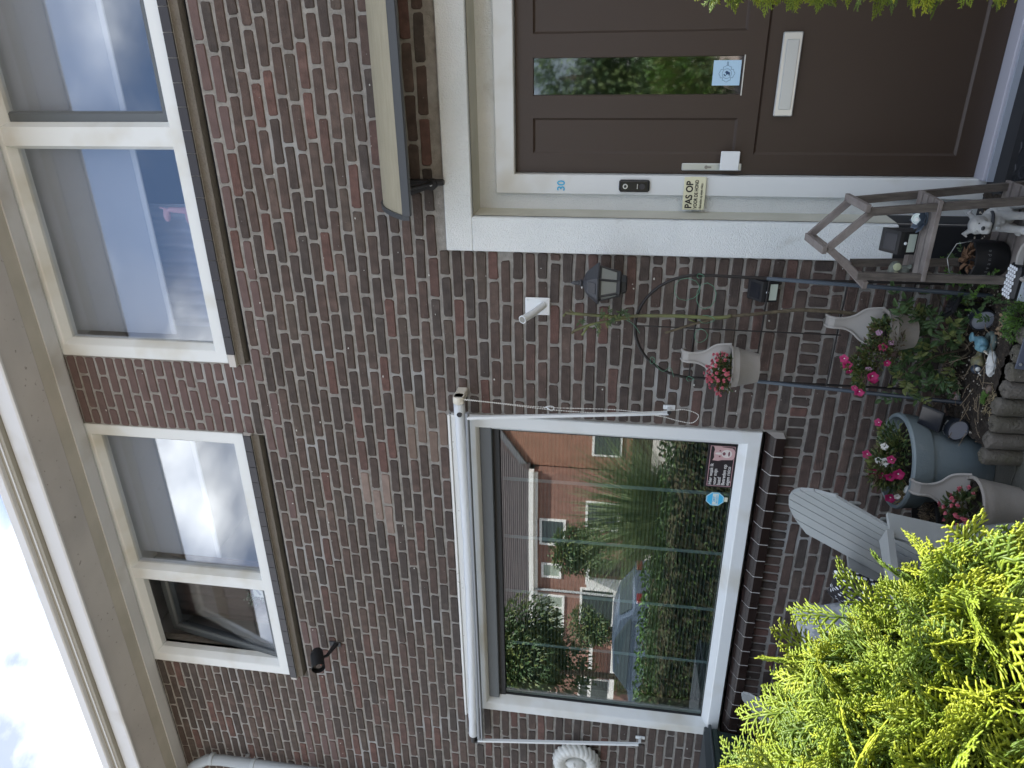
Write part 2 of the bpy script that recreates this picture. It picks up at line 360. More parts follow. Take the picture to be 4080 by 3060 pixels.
Z0 = 1.9575
rb = random.Random(21)
brick_open = [(MW[0] - .004, MW[1] + .004, .80, 2.578), (UR[0], UR[1], 3.755, 5.2), (UL[0], UL[1], 3.755, 5.2), (PO[0], PO[1], -1, PO[3])]
def place_row(zc, phase, h):
    cuts = [(XL, XR)]
    for o in brick_open:
        if zc + h / 2 > o[2] + .002 and zc - h / 2 < o[3] - .002:
            nc = []
            for a, b in cuts:
                if o[1] <= a or o[0] >= b: nc.append((a, b)); continue
                if o[0] > a: nc.append((a, o[0]))
                if o[1] < b: nc.append((o[1], b))
            cuts = nc
    for a, b in cuts:
        x = a; k = math.floor((a - phase) / PX); edges = [a]
        e = phase + (k + 1) * PX
        jit = rb.uniform(-.012, .012)
        while e + jit < b:
            if e + jit - edges[-1] > .05 and b - (e + jit) > .05: edges.append(e + jit + rb.uniform(-.006, .006))
            e += PX
        edges.append(b)
        for i in range(len(edges) - 1):
            wd = edges[i + 1] - edges[i] - .015
            # bare joint sits between neighbours; pieces against an opening reach its edge
            xc = (edges[i] + edges[i + 1]) / 2
            if wd > .03: yield xc, wd
def colour(x, z):
    t = rb.random()
    if -2.092 < x < -1.633 and z > 3.75: return 12
    if z > 3.55 and rb.random() < .5 and z < 3.80: return 12
    for (tx, tz, c) in [(-1.94, 2.81, 10), (-2.04, 2.75, 10), (-2.07, 2.62, 10), (-2.16, 2.81, 10), (-2.16, 2.70, 10), (-2.43, 3.125, 11), (-2.43, 3.0, 11), (-2.51, 3.06, 11), (-2.6, 3.06, 11), (-2.65, 2.995, 11)]:
        if abs(x - tx) < .1 and abs(z - tz) < .03: return c
    red = .5 + .5 * math.sin(x * 1.7 + 1) * math.sin(z * 1.3 + .6)
    if t < .18 + .22 * red: return rb.choice([4, 5, 2, 7])
    return rb.choice([0, 0, 1, 1, 3, 8, 6, 9, 2])
row = 0
z = Z0 - 19 * PZ + PZ / 2
k = 0
while z < ZT:
    par = round((z - (Z0 + PZ / 2)) / PZ)
    ph = (-1.205 if par % 2 == 0 else -1.095)
    if rb.random() < .06: ph += .055
    for xc, wd in place_row(z, ph, PZ): bricks.append((wd, BH, xc, z + rb.uniform(-.0016, .0016)))
    z += PZ
z = .680 - PZ / 2; k = 0
while z > -.06:
    ph = (-1.205 if k % 2 else -1.095)
    for xc, wd in place_row(z, ph, PZ): bricks.append((wd, BH, xc, z + rb.uniform(-.0016, .0016)))
    z -= PZ; k += 1
x = PO[0] - .032
while x > XL:
    bricks.append((.0465, .086, x, (BAND0 + BAND1) / 2)); x -= .0592 + rb.uniform(-.001, .001)
x = PO[1] + .03
while x < XR:
    bricks.append((.0465, .086, x, (BAND0 + BAND1) / 2)); x += .0592
pool = {}
def variant(wd, ht):
    q = (round(wd / .006) * .006, ht)
    if q not in pool: pool[q] = [brick_mesh(max(q[0], .03), ht, hash(q) % 9999 + i) for i in range(10 if abs(wd - BL) < .012 else 3)]
    return q
items = []
for wd, ht, x, z in bricks:
    p = proj((x, 0, z)); vis = 0
    if p and -40 < p[0] < 4120 and -40 < p[1] < 3100: vis = wd * ht / p[2] ** 2
    if vis:      # hidden behind the big things or the hedge
        if p[1] > 2250 and p[0] > 3250 or p[1] > 1950 and p[0] > 3500: vis *= .2
    items.append((vis, wd, ht, x, z, colour(x, z)))
items.sort(key=lambda t: -t[0])
mcache = {}; bmats = BM + [BT, BP, BRS]
for vis, wd, ht, x, z, ci in items[:298]:
    q = variant(wd, ht); vi = rb.randrange(len(pool[q])); key = (q, vi)
    if key not in mcache:
        me = bpy.data.meshes.new('brick'); me.from_pydata(pool[q][vi][0], [], pool[q][vi][1]); me.materials.append(BM[0]); mcache[key] = me
    o = bpy.data.objects.new('brick', mcache[key]); C.objects.link(o); o.parent = wall; o.location = (x + 2, 0, z)
    o.rotation_euler = (0, rb.uniform(-.008, .008), 0)
    o.material_slots[0].link = 'OBJECT'; o.material_slots[0].material = bmats[ci]
b = MB()
for vis, wd, ht, x, z, ci in items[298:]:
    q = variant(wd, ht); vs, fs = rb.choice(pool[q]); t = rb.uniform(-.008, .008)
    b.add([(x + a + c * t, y, z + c - a * t) for a, y, c in vs], fs, ci)
b.build('brick_field', bmats, wall, kind='stuff', fixn=False)
# mortar smears and white chips over the wall
b = MB(); rs = random.Random(5)
for i in range(230):
    x = rs.uniform(-5, 0); z = rs.uniform(.6, 4.7)
    if any(inside(x, z, o, .03) for o in openings) or inside(x, z, PO, .03): continue
    s_ = rs.choice([.003, .003, .004, .006]); n = 6; ph = rs.random() * 6
    b.add([(x + math.cos(ph + a * 1.047) * s_ * rs.uniform(.5, 1.5), -.0035, z + math.sin(ph + a * 1.047) * s_ * rs.uniform(.4, 1)) for a in range(n)], [tuple(range(n))])
b.build('mortar_splash', mat('mortar_splash_white', (.5, .5, .47), .9), wall, kind='stuff')
# black plinth foot and plaster portal -----------------------------
b = MB()
prof = [(PO[0], .45), (PO[0], PO[3]), (PO[1], PO[3]), (PO[1], .45), (PI_[1], .45), (PI_[1], PI_[3]), (PI_[0], PI_[3]), (PI_[0], .45)]
b.box(PO[0], PI_[0], -.022, .02, .45, PI_[3], b=.004); b.box(PI_[1], PO[1], -.022, .02, .45, PI_[3], b=.004); b.box(PO[0], PO[1], -.022, .02, PI_[3], PO[3], b=.004)
portal = b.build('plaster_surround', PLA, house)
for a_, c_ in ((PO[0] + .003, PI_[0] - .002), (PI_[1] + .002, PO[1] - .003)): b = MB(); b.box(a_, c_, -.018, .02, -.02, .449); b.build('black_plinth', TAR, house)
b = MB(); b.box(PI_[0] - .012, PI_[0] + .002, .02, .185, .45, PI_[3]); b.box(PI_[1] - .002, PI_[1] + .012, .02, .185, .45, PI_[3]); b.box(PI_[0] + .002, PI_[1] - .002, .02, .185, PI_[3] - .002, PI_[3] + .012)
b.build('door_reveal', CRM, house)
for a_, c_ in ((PI_[0] - .012, PI_[0] + .002), (PI_[1] - .002, PI_[1] + .012)): b = MB(); b.box(a_, c_, .02, .185, -.02, .449); b.build('reveal_plinth', TAR, house)
# door frame & door
DR = (-.598, .278, .10, 2.210)
b = MB(); b.box(PI_[0] - .01, -.690, .182, .24, .05, PI_[3] + .01); b.box(.370, PI_[1] + .01, .182, .24, .05, PI_[3] + .01); b.box(-.690, .370, .182, .24, 2.302, PI_[3] + .01); b.build('backing_board', PLA, house)
fr = thing('door_frame', None, None, (-.16, .18, 0)); fr.parent = house; fr.location = (1.84, .18, 0)
b = MB(); b.ring(-.692, .372, -.6, 2.304, [(0, .25), (0, .160), (.004, .156), (.090, .156), (.094, .160), (.094, .262)])
b.v = [(x, y, max(z, .06)) for x, y, z in b.v]; b.build('frame_profile', WH, fr)
b = MB(); b.box(-.60, .28, .115, .235, .062, .098, b=.003); b.build('threshold', mat('threshold_grey', (.40, .41, .47), .45), fr)
b = MB(); b.box(-.60, .28, .10, .114, .04, .085); b.build('threshold_nose', mat('threshold_grey_blue', (.30, .34, .40), .4), fr)
text('30', .052, (-.676, .154, 1.962), BLUE, fr, bold=.0008)
door = thing('front_door', 'brown panelled front door with tall narrow pane', None, (-.16, .21, 0)); door.parent = house; door.location = (1.84, .21, 0); del door['label']
b = MB()
Y0 = .205
cuts = [(-.505, -.342, 1.167, 2.124), (.022, .185, 1.167, 2.124), (-.505, .185, .195, 1.082), (-.243, -.077, 1.170, 2.124)]
xs = sorted({DR[0] + .003, DR[1] - .003, *[c[0] for c in cuts], *[c[1] for c in cuts]}); zs = sorted({DR[2], DR[3] - .003, *[c[2] for c in cuts], *[c[3] for c in cuts]})
for i in range(len(xs) - 1):
    for j in range(len(zs) - 1):
        cx, cz = (xs[i] + xs[i + 1]) / 2, (zs[j] + zs[j + 1]) / 2
        if any(inside(cx, cz, o) for o in cuts): continue
        b.add([(xs[i], Y0, zs[j]), (xs[i + 1], Y0, zs[j]), (xs[i + 1], Y0, zs[j + 1]), (xs[i], Y0, zs[j + 1])], [(0, 1, 2, 3)])
for c in cuts[:3]: b.ring(c[0], c[1], c[2], c[3], [(0, Y0), (.009, Y0 + .008), (.012, Y0 + .009)])
b.ring(*cuts[3], [(0, Y0), (.004, Y0 + .016)])
b.ring(DR[0] + .003, DR[1] - .003, DR[2], DR[3] - .003, [(0, Y0), (0, Y0 + .05)])
b.build('door_leaf', DOOR, door)
for c in cuts[:3]:
    b = MB(); b.add([(c[0] + .012, Y0 + .009, c[2] + .012), (c[1] - .012, Y0 + .009, c[2] + .012), (c[1] - .012, Y0 + .009, c[3] - .012), (c[0] + .012, Y0 + .009, c[3] - .012)], [(0, 1, 2, 3)]); b.build('door_panel', DOOR, door)
b = MB(); b.box(-.24, -.08, Y0 + .014, Y0 + .020, 1.173, 2.121); b.build('door_pane', GL_D, door)
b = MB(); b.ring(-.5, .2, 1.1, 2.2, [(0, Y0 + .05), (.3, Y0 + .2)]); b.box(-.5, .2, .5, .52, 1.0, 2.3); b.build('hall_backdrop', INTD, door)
b = MB(); b.box(-.245, -.075, Y0 - .003, Y0 + .002, 1.165, 1.170); b.build('pane_lip', ALU, door)
b = MB(); b.box(-.334, .015, .193, Y0, .932, 1.016, b=.004); lt = b.build('letterbox', ALU, door)
b = MB(); b.box(-.305, -.015, .188, .192, .946, .998, b=.002); b.build('letterbox_flap', mat('flap_aluminium', (.55, .60, .63), .38, metal=.7), door)
b = MB(); b.box(-.579, -.545, .196, Y0, 1.128, 1.406, b=.012); b.build('handle_plate', ALU, door)
b = MB(); b.tube([(-.562, .2, 1.19), (-.562, .168, 1.19)], .009, 10); b.box(-.570, -.484, .152, .166, 1.147, 1.233, b=.003); hb = b.build('handle', WAL, door)
b = MB(); b.tube([(-.562, .1955, 1.292), (-.562, .190, 1.292)], .008, 12); b.box(-.566, -.558, .190, .1955, 1.268, 1.288, b=.002); b.build('lock_cylinder', mat('lock_steel', (.3, .3, .3), .4, metal=.8), door)
# printed sticker behind the pane
stk = thing('sticker', 'pale blue square sticker with a rescue emblem low in the door pane', 'sticker', (-.15, Y0 + .013, 1.24))
b = MB(); b.box(-.203, -.097, Y0 + .0125, Y0 + .0135, 1.178, 1.300); b.build('sheet', mat('pale_blue_sheet', (.42, .62, .78), .5), stk)
NAVY = mat('navy_print', (.02, .06, .14), .6)
def outline(mb, pts, wdt, y, m=0):
    n = len(pts)
    for i in range(n):
        a = Vector(pts[i]); c = Vector(pts[(i + 1) % n]); d = (c - a).normalized(); nn = Vector((-d.y, d.x)) * wdt / 2
        q = [a - nn, c - nn, c + nn, a + nn]; mb.add([(p.x, y, p.y) for p in q], [(0, 1, 2, 3)], m)
b = MB(); cx, cz = -.153, 1.238
pts = []
for q in range(4):
    for da, rr in ((-33, .033), (-22, .031), (0, .036), (22, .031), (33, .033), (45, .024)):
        a = R(q * 90 + da); pts.append((cx + math.sin(a) * rr, cz + math.cos(a) * rr))
outline(b, pts, .0012, Y0 + .0118)
outline(b, [(cx + math.sin(R(a)) * .0205, cz + math.cos(R(a)) * .0205) for a in range(0, 360, 20)], .0012, Y0 + .0118)
b.add([(cx + x, Y0 + .0116, cz + z) for x, z in [(-.012, -.012), (.004, -.014), (.012, .002), (.006, .01), (.002, .004), (-.006, .002), (-.002, -.006)]], [tuple(range(7))])
b.add([(cx + x, Y0 + .0116, cz + z) for x, z in [(-.012, .006), (-.004, .015), (-.001, .012), (-.008, .003)]], [tuple(range(4))])
b.build('emblem', NAVY, stk)
b = MB(); b.box(-.120, -.103, Y0 + .0116, Y0 + .0122, 1.240, 1.2415); b.box(-.120, -.103, Y0 + .0116, Y0 + .0122, 1.235, 1.2365); b.build('small_print', NAVY, stk)
# main window ------------------------------------------------------
win = thing('main_window', None, None, (-3, 0, .9)); win.parent = house; win.location = (-1, 0, .9); WLOC[win.name] = (-3, 0, .9)
def rot_part(o, deg): pass
b = MB(); b.ring(*MW, [(0, .2), (0, -.006), (.004, -.010), (.066, -.010), (.072, -.006), (.105, .042), (.105, .09)]); b.build('frame', WH, win)
b = MB(); b.box(MW[0] + .108, MW[1] - .075, .004, .040, 2.335, 2.404, b=.004); b.build('vent_grille', ANT, win)
b = MB(); b.box(MW[0] + .104, MW[1] - .104, .040, .075, 2.300, 2.39); b.box(MW[0] + .1055, MW[1] - .1055, .052, .058, .99, 2.335); b.build('gasket', DKG, win); 
win.children[-1].data.clear_geometry() if False else None
b = MB(); b.box(MW[0] + .104, MW[1] - .104, .060, .066, .992, 2.312); pane = b.build('pane', GL_M, win)
for o in list(win.children):
    if o.name.startswith('gasket'):
        me = o.data; bpy.data.objects.remove(o)
b = MB(); b.box(MW[0] + .104, MW[1] - .104, .040, .075, 2.298, 2.388); b.build('top_bead', DKG, win)
b = MB(); b.ring(MW[0] + .100, MW[1] - .100, .990, 2.310, [(0, .045), (.012, .045), (.012, .0595)]); b.build('glazing_bead', DKG, win)
# interior of the living room
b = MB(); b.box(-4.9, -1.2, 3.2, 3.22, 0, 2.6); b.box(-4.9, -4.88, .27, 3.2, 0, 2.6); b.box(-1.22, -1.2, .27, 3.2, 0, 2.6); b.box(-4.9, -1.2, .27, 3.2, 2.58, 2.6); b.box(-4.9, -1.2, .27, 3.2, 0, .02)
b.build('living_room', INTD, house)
b = MB(); b.box(MW[0] + .02, MW[1] - .02, .262, .50, .93, .96, b=.006); b.build('inner_sill', mat('inner_sill_white', (.4, .42, .42), .5), house)
vb = thing('venetian_blind', 'dark horizontal slat blind lowered behind the large ground floor window', 'blind', (-3, .16, 1))
sm = MB().box(MW[0] + .14, MW[1] - .14, -.0115, .0115, -.0006, .0006)
so_ = sm.build('slat', SLAT, vb, loc=(0, 0, 0)); so_.location = (3, 0, 0); so_.rotation_euler = (R(38), 0, 0)
for i in range(1, 58):
    q = so_.copy(); C.objects.link(q); q.parent = vb; q.location = (3, 0, i * .0228)
for i, x in enumerate((-1.99, -2.37, -2.79, -3.22, -3.66)):
    b = MB(); b.box(x, x + .022, .140, .143, .985, 2.30); b.build('ladder_tape', TAPE, vb)
b = MB(); b.box(MW[0] + .14, MW[1] - .14, .14, .18, .972, .990, b=.004); b.build('bottom_rail', SLAT, vb)
# window decals
ws = thing('window_sign', 'dark sign with a bulldog head and white Dutch warning text in the window corner', 'sign', (-2.1, .058, 1.06))
wsx0, wsx1, wsz0, wsz1 = -2.262, -1.990, .998, 1.150
b = MB(); b.box(wsx0, wsx1, .0562, .0592, wsz0, wsz1, b=.001); b.build('plate', mat('sign_black_print', (.022, .018, .022), .35), ws)
b = MB(); rr = [(wsx0 + .01, wsz0 + .012), (wsx1 - .01, wsz0 + .012), (wsx1 - .01, wsz1 - .014), (wsx0 + .01, wsz1 - .014)]; outline(b, rr, .003, .0558); b.build('border', mat('dusty_pink_print', (.50, .30, .32), .5), ws)
PRW = mat('white_print', (.72, .72, .70), .5)
for i, s_ in enumerate(['Hier waak ik', 'voor mijn', 'baas!', 'Betreden op', 'eigen risico']):
    text(s_, .0265, (wsx0 + .016, .0555, wsz1 - .037 - i * .0234), PRW, ws, bold=.0001)
hd = [(-.045, -.055), (-.02, -.066), (.02, -.066), (.045, -.05), (.05, 0), (.058, .02), (.055, .05), (.03, .042), (0, .046), (-.03, .042), (-.055, .05), (-.058, .02), (-.05, 0)]
b = MB(); hx, hz = -2.045, 1.072
b.add([(hx + x * .8, .0556, hz + z) for x, z in hd], [tuple(range(len(hd)))], 0)
def disc(mb, x, y, z, rx, rz, m, n=12): mb.add([(x + math.cos(i * 6.2832 / n) * rx, y, z + math.sin(i * 6.2832 / n) * rz) for i in range(n)], [tuple(range(n))], m)
disc(b, hx, .0552, hz - .022, .026, .028, 1); disc(b, hx, .0549, hz - .008, .011, .008, 2); disc(b, hx - .018, .0549, hz + .014, .005, .005, 2); disc(b, hx + .018, .0549, hz + .014, .005, .005, 2); disc(b, hx, .0552, hz + .02, .007, .02, 1)
disc(b, hx, .0547, hz - .034, .016, .005, 2)
b.build('dog_head_print', [mat('dog_print_pink', (.50, .33, .33), .5), mat('dog_print_white', (.62, .58, .56), .5), mat('dog_print_dark', (.16, .06, .08), .5)], ws)
oc = thing('security_sticker', 'blue octagonal 24/7 security sticker beside the dog sign', 'sticker', (-2.31, .058, 1.075))
b = MB(); cx, cz = -2.342, 1.082
b.prism([(cx + math.cos(R(22.5 + 45 * i)) * .047, cz + math.sin(R(22.5 + 45 * i)) * .052) for i in range(8)], .0585, .0592, 'y')
b.build('border', mat('pale_blue_border', (.35, .62, .75), .5), oc)
b = MB(); b.prism([(cx + math.cos(R(22.5 + 45 * i)) * .041, cz + math.sin(R(22.5 + 45 * i)) * .046) for i in range(8)], .0578, .0583, 'y'); b.build('field', BLUE, oc)
b = MB(); b.box(cx - .036, cx + .036, .0572, .0577, cz - .018, cz + .014); b.build('stripe', mat('pale_stripe', (.60, .68, .64), .5), oc)
text('24/7', .020, (cx, .0569, cz - .001), BLUE, oc, align='CENTER', bold=.0004); text('SECURITY', .0125, (cx, .0569, cz - .0145), BLUE, oc, align='CENTER', bold=.0002)
b = MB(); b.box(cx - .012, cx + .016, .0572, .0577, cz - .068, cz - .05); b.build('tab', mat('cream_tab', (.6, .62, .5), .5), oc)
# sill tiles
sill = thing('window_sill', None, None, (-3, 0, .85)); sill.parent = house; sill.location = (-1, 0, .85); WLOC[sill.name] = (-3, 0, .85)
b = MB(); b.prism([(.1, .869), (.002, .870), (-.0545, .8408), (-.0588, .8335), (-.0588, .789), (.004, .789), (.1, .80)], MW[0], MW[1], 'x'); b.build('grout_bed', GRT, sill)
def tile(x0, x1, parent, m):
    b = MB(); b.prism([(.05, .874), (0, .872), (-.056, .842), (-.060, .834), (-.060, .788), (-.048, .788), (-.046, .82), (.05, .85)], x0, x1, 'x'); return b
x = MW[1] - .001; tw = .1125; first = None
while x - tw > MW[0] - .01:
    if first is None: first = tile(x - tw + .0055, x, sill, TIL).build('sill_tile', TIL, sill)
    else:
        q = first.copy(); C.objects.link(q); q.location = (x - MW[1] + .001, 0, 0)
    x -= tw
# lintel: peeling timber board above the window
b = MB(); b.box(MW[0] - .055, MW[1] + .002, -.020, .02, 2.490, 2.558, b=.003); b.box(MW[0] - .06, MW[1] + .002, -.028, -.002, 2.559, 2.574, b=.003)
b.build('window_head_board', WHW, house)
# upper windows ----------------------------------------------------
def upper(name, U, mull, seed):
    t = thing(name, None, None, ((U[0] + U[1]) / 2, 0, U[2])); t.parent = house; t.location = ((U[0] + U[1]) / 2 + 2, 0, U[2])
    b = MB(); b.ring(U[0], U[1], U[2], U[3] + .05, [(0, .2), (0, .004), (.004, .0), (.066, .0), (.072, .004), (.098, .045), (.098, .09)]); b.build('frame', WH, t)
    b = MB(); b.prism([(mull[0] - .02, .045), (mull[0], .002), (mull[1], .002), (mull[1] + .02, .045), (mull[1] + .02, .09), (mull[0] - .02, .09)], U[2] + .068, U[3], 'z')
    b.build('mullion', WH, t)
    s_ = thing('upper_sill', None, None, (-2, 0, U[2])); s_.parent = house; s_.location = (0, 0, U[2]); WLOC[s_.name] = (-2, 0, U[2])
    b = MB(); b.prism([(.08, U[2] - .002), (.0, U[2] - .004), (-.026, U[2] - .018), (-.026, U[2] - .058), (.08, U[2] - .058)], U[0] - .01, U[1] + .01, 'x'); b.build('sill_grout', GRT, s_)
    x = U[1] + .008; f0 = None
    while x - .108 > U[0] - .03:
        if f0 is None:
            b = MB(); b.prism([(.05, U[2] + .001), (-.004, U[2] - .001), (-.032, U[2] - .016), (-.034, U[2] - .064), (-.024, U[2] - .064), (-.022, U[2] - .03), (.05, U[2] - .02)], x - .1045, x, 'x'); f0 = b.build('sill_tile', TIU, s_)
        else: q = f0.copy(); C.objects.link(q); q.location = (x - U[1] - .008, 0, 0)
        x -= .108
    b = MB(); n = 24
    for i in range(n):
        xa = U[0] + (U[1] - U[0]) * i / n; xb = U[0] + (U[1] - U[0]) * (i + 1) / n
        b.prism([(.06, U[2] - .0585), (-.008, U[2] - .0585), (.000, U[2] - .082), (.004, U[2] - .096), (.06, U[2] - .096)], xa, xb, 'x')
    b.build('cement_bed', CEM, t)
    return t
ur = upper('upper_window', UR, (-.458, -.366), 1); ul = upper('upper_window', UL, (-3.286, -3.200), 2)
def addpane(t, x0, x1, z0, z1, y=.062):
    b = MB(); b.box(x0, x1, y, y + .005, z0, z1); return b.build('pane', GL_U, t)
addpane(ur, UR[0] + .097, -.478, UR[2] + .097, 4.90); addpane(ul, -3.18, UL[1] - .097, UL[2] + .097, 4.90)
def sash(t, x0, x1, z0, z1, ang):
    pv_ = Vector((0, .05, z0)); Mr = Matrix.Translation(pv_) @ Matrix.Rotation(-ang, 4, 'X') @ Matrix.Translation(-pv_)
    b = MB(); b.ring(x0, x1, z0, z1, [(0, .11), (0, .05), (.045, .05), (.055, .062), (.055, .11)]); b.mark_ = 0; b.xf(Mr); b.build('sash_frame', ANT, t)
    b = MB(); b.box(x0 + .053, x1 - .053, .068, .073, z0 + .053, z1 - .053); b.mark_ = 0; b.xf(Mr); b.build('sash_pane', GL_U, t)
WLOC[ur.name] = ((UR[0] + UR[1]) / 2, 0, UR[2]); WLOC[ul.name] = ((UL[0] + UL[1]) / 2, 0, UL[2])
sash(ur, -.352, UR[1] - .075, UR[2] + .075, 4.90, 0)
sash(ul, UL[0] + .075, -3.30, UL[2] + .075, 4.88, R(11))
WLOC[ur.name] = ((UR[0] + UR[1]) / 2, 0, UR[2]); WLOC[ul.name] = ((UL[0] + UL[1]) / 2, 0, UL[2])
for (a, c_) in ((-4.2, -1.95), (-1.75, .95)):
    b = MB(); b.box(a, c_, 2.6, 2.62, 3.5, 5.2); b.box(a, a + .02, .27, 2.6, 3.5, 5.2); b.box(c_ - .02, c_, .27, 2.6, 3.5, 5.2); b.box(a, c_, .27, 2.6, 5.18, 5.2); b.box(a, c_, .27, 2.6, 3.5, 3.52); b.build('bedroom', INT, house)
b = MB(); b.box(UR[0], UR[1], .265, .45, 3.86, 3.89); b.box(UL[0], UL[1], .265, .45, 3.86, 3.89); b.build('bedroom_sill', mat('bedroom_sill_white', (.5, .52, .54), .5), house)
for (x0, x1, zb, lab) in ((UR[0] + .1, -.48, 4.255, 'white roller blind half lowered left of the mullion above the door'), (-.34, UR[1] - .12, 4.255, 'white roller blind half lowered right of the mullion above the door'), (-3.17, UL[1] - .1, 4.30, 'white roller blind half lowered in the upper left window')):
    t = thing('roller_blind', lab, 'blind', ((x0 + x1) / 2, .14, zb), 'roller blinds behind the bedroom panes')
    b = MB(); b.box(x0, x1, .150, .152, zb, 4.93); b.build('blind_fabric', BLIND, t)
    b = MB(); b.box(x0, x1, .143, .158, zb - .035, zb - .002, b=.004); b.build('bottom_bar', mat('blind_bar', (.60, .64, .68), .5), t)
# vertical folded curtain behind
b = MB(); n = 60; pts = []
t = thing('curtain', 'pale folded curtain hanging low behind the bedroom window above the door', 'curtain', (-1, .3, 3.9))
for i in range(n): pts.append((-1.55 + .75 * i / n, .33 + .018 * math.sin(i * .9)))
vs = [(x, y, 3.90) for x, y in pts] + [(x, y, 4.95) for x, y in pts]
b.add(vs, [(i, i + 1, i + 1 + n, i + n) for i in range(n - 1)]); b.build('curtain_cloth', mat('curtain_cloth', (.45, .48, .56), .9), t, smooth=True)
t = thing('window_drape', 'brown drape hanging behind the tilted upstairs sash', 'curtain', (-3.8, .36, 3.9)); b = MB(); n = 40; pts = [(-3.98 + .62 * i / n, .40 + .02 * math.sin(i * 1.1)) for i in range(n)]; b.add([(x, y, 3.90) for x, y in pts] + [(x, y, 4.95) for x, y in pts], [(i, i + 1, i + 1 + n, i + n) for i in range(n - 1)]); b.build('curtain_cloth', mat('mauve_brown_cloth', (.16, .12, .11), .9), t, smooth=True)
t = thing('sill_sprig', 'small airy white flowered sprig on the sill behind the tilted sash', 'plant', (-3.55, .20, 3.89)); b = MB(); rs = random.Random(2)
for i in range(130):
    a = rs.uniform(0, 6.28); q = rs.uniform(0, .09); p = Vector((-3.55 + math.cos(a) * q, .21 + math.sin(a) * q * .5, 4.08 + rs.uniform(-.07, .10))); b.ell(p, (.006, .006, .006), 6, m=rs.choice([0, 0, 1]))
b.tube([(-3.55, .21, 3.90), (-3.55, .21, 4.08)], .012, 6, m=1); b.build('sprig_leaf', [mat('sprig_white_green', (.45, .52, .42), .7), LEAF], t, kind='stuff')
# giraffe figure on the bedroom sill
gx, gy, gz = -.845, .20, 3.89
t = thing('giraffe_figure', 'small pink giraffe figure standing on the upstairs window sill', 'figurine', (gx, gy, gz))
blob('giraffe_body', [('e', (gx - .01, gy, gz + .12), (.05, .025, .035)), ('t', [(gx + .025, gy, gz + .13), (gx + .03, gy, gz + .25)], [.02, .014]), ('e', (gx + .0, gy, gz + .265), (.04, .018, .02)),
     ('t', [(gx + .035, gy, gz + .27), (gx + .04, gy, gz + .30)], .006), ('t', [(gx + .02, gy, gz + .1), (gx + .02, gy, gz)], .012), ('t', [(gx - .045, gy, gz + .1), (gx - .045, gy, gz)], .012)], mat('pink_figure', (.62, .36, .38), .6), t)
# CCTV print in tilted sash
t = thing('cctv_sticker', 'pale CCTV camera sticker in the corner of the tilted upstairs sash', 'sticker', (-3.39, .085, 3.99))
b = MB(); b.box(-3.445, -3.345, .104, .105, 3.955, 4.055); b.build('sheet', mat('cctv_sheet', (.62, .66, .58), .5), t)
CG = mat('cctv_grey', (.30, .34, .34), .6)
b = MB(); b.mark(); b.box(-.03, .025, .1030, .1035, -.009, .009); b.xf(Matrix.Translation((-3.40, 0, 4.018)) @ Matrix.Rotation(R(-30), 4, 'Y')); b.box(-3.385, -3.381, .1030, .1035, 4.02, 4.045); b.build('camera_print', CG, t)
text('CCTV', .026, (-3.428, .1028, 3.962), CG, t)
# eaves ------------------------------------------------------------
eav = thing('eaves', None, None, (-2, 0, 4.87)); eav.parent = house; eav.location = (0, 0, 4.87); WLOC[eav.name] = (-2, 0, 4.87)
def strip(name, prof, m, x0=XL, x1=XR): b = MB(); b.prism(prof, x0, x1, 'x'); return b.build(name, m, eav)
strip('wall_board', [(.003, 5.05), (.003, 4.882), (-.006, 4.876), (-.016, 4.868), (-.030, 4.866), (-.112, 4.866), (-.112, 5.05)], SOW)
strip('inner_soffit_strip', [(-.1125, 4.874), (-.205, 4.874), (-.205, 5.04), (-.1125, 5.04)], SOB)
strip('soffit_board', [(-.208, 4.872), (-.419, 4.872), (-.419, 5.04), (-.208, 5.04)], SOF)
strip('fascia', [(-.4195, 4.862), (-.432, 4.862), (-.438, 4.872), (-.440, 4.968), (-.419, 4.972)], SOW)
strip('gutter_groove', [(-.419, 4.973), (-.468, 4.973), (-.470, 4.980), (-.476, 5.022), (-.419, 5.022)], GUT)
strip('groove_bead', [(-.4705, 4.992), (-.478, 4.992), (-.480, 5.000), (-.476, 5.004), (-.4705, 5.004)], SOW)
strip('gutter_lip', [(-.419, 5.0225), (-.500, 5.0225), (-.508, 5.028), (-.512, 5.075), (-.498, 5.085), (-.485, 5.075), (-.485, 5.03), (-.419, 5.03)], SOW)
b = MB(); b.prism([(-.42, 5.06), (4.6, 8.6), (4.6, 8.7), (-.42, 5.14)], XL - 6, XR + 8, 'x'); b.build('roof', mat('dark_roof', (.05, .045, .045), .8), house)
b = MB(); b.box(XR, XR + 8, .006, .26, 0, 5.05); b.box(XL - 6, XL, .006, .26, 0, 5.05); b.box(XR, XR + 8, -.42, .006, 4.88, 5.06); b.box(XL - 6, XL, -.42, .006, 4.88, 5.06); b.build('neighbour_wall', mat('neighbour_brick', (.09, .06, .055), .9, bump=1, bs=40), house)
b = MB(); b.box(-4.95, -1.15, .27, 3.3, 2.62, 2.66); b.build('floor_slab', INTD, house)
b = MB(); b.box(-13, 10.6, 4.6, 4.8, 0, 8.65); b.box(-13.2, -13, 0, 4.8, 0, 6); b.box(10.6, 10.8, 0, 4.8, 0, 6); b.build('sun_stop_back_wall', INTD, house)  # unseen back and end walls, added to keep the sun out of the rooms
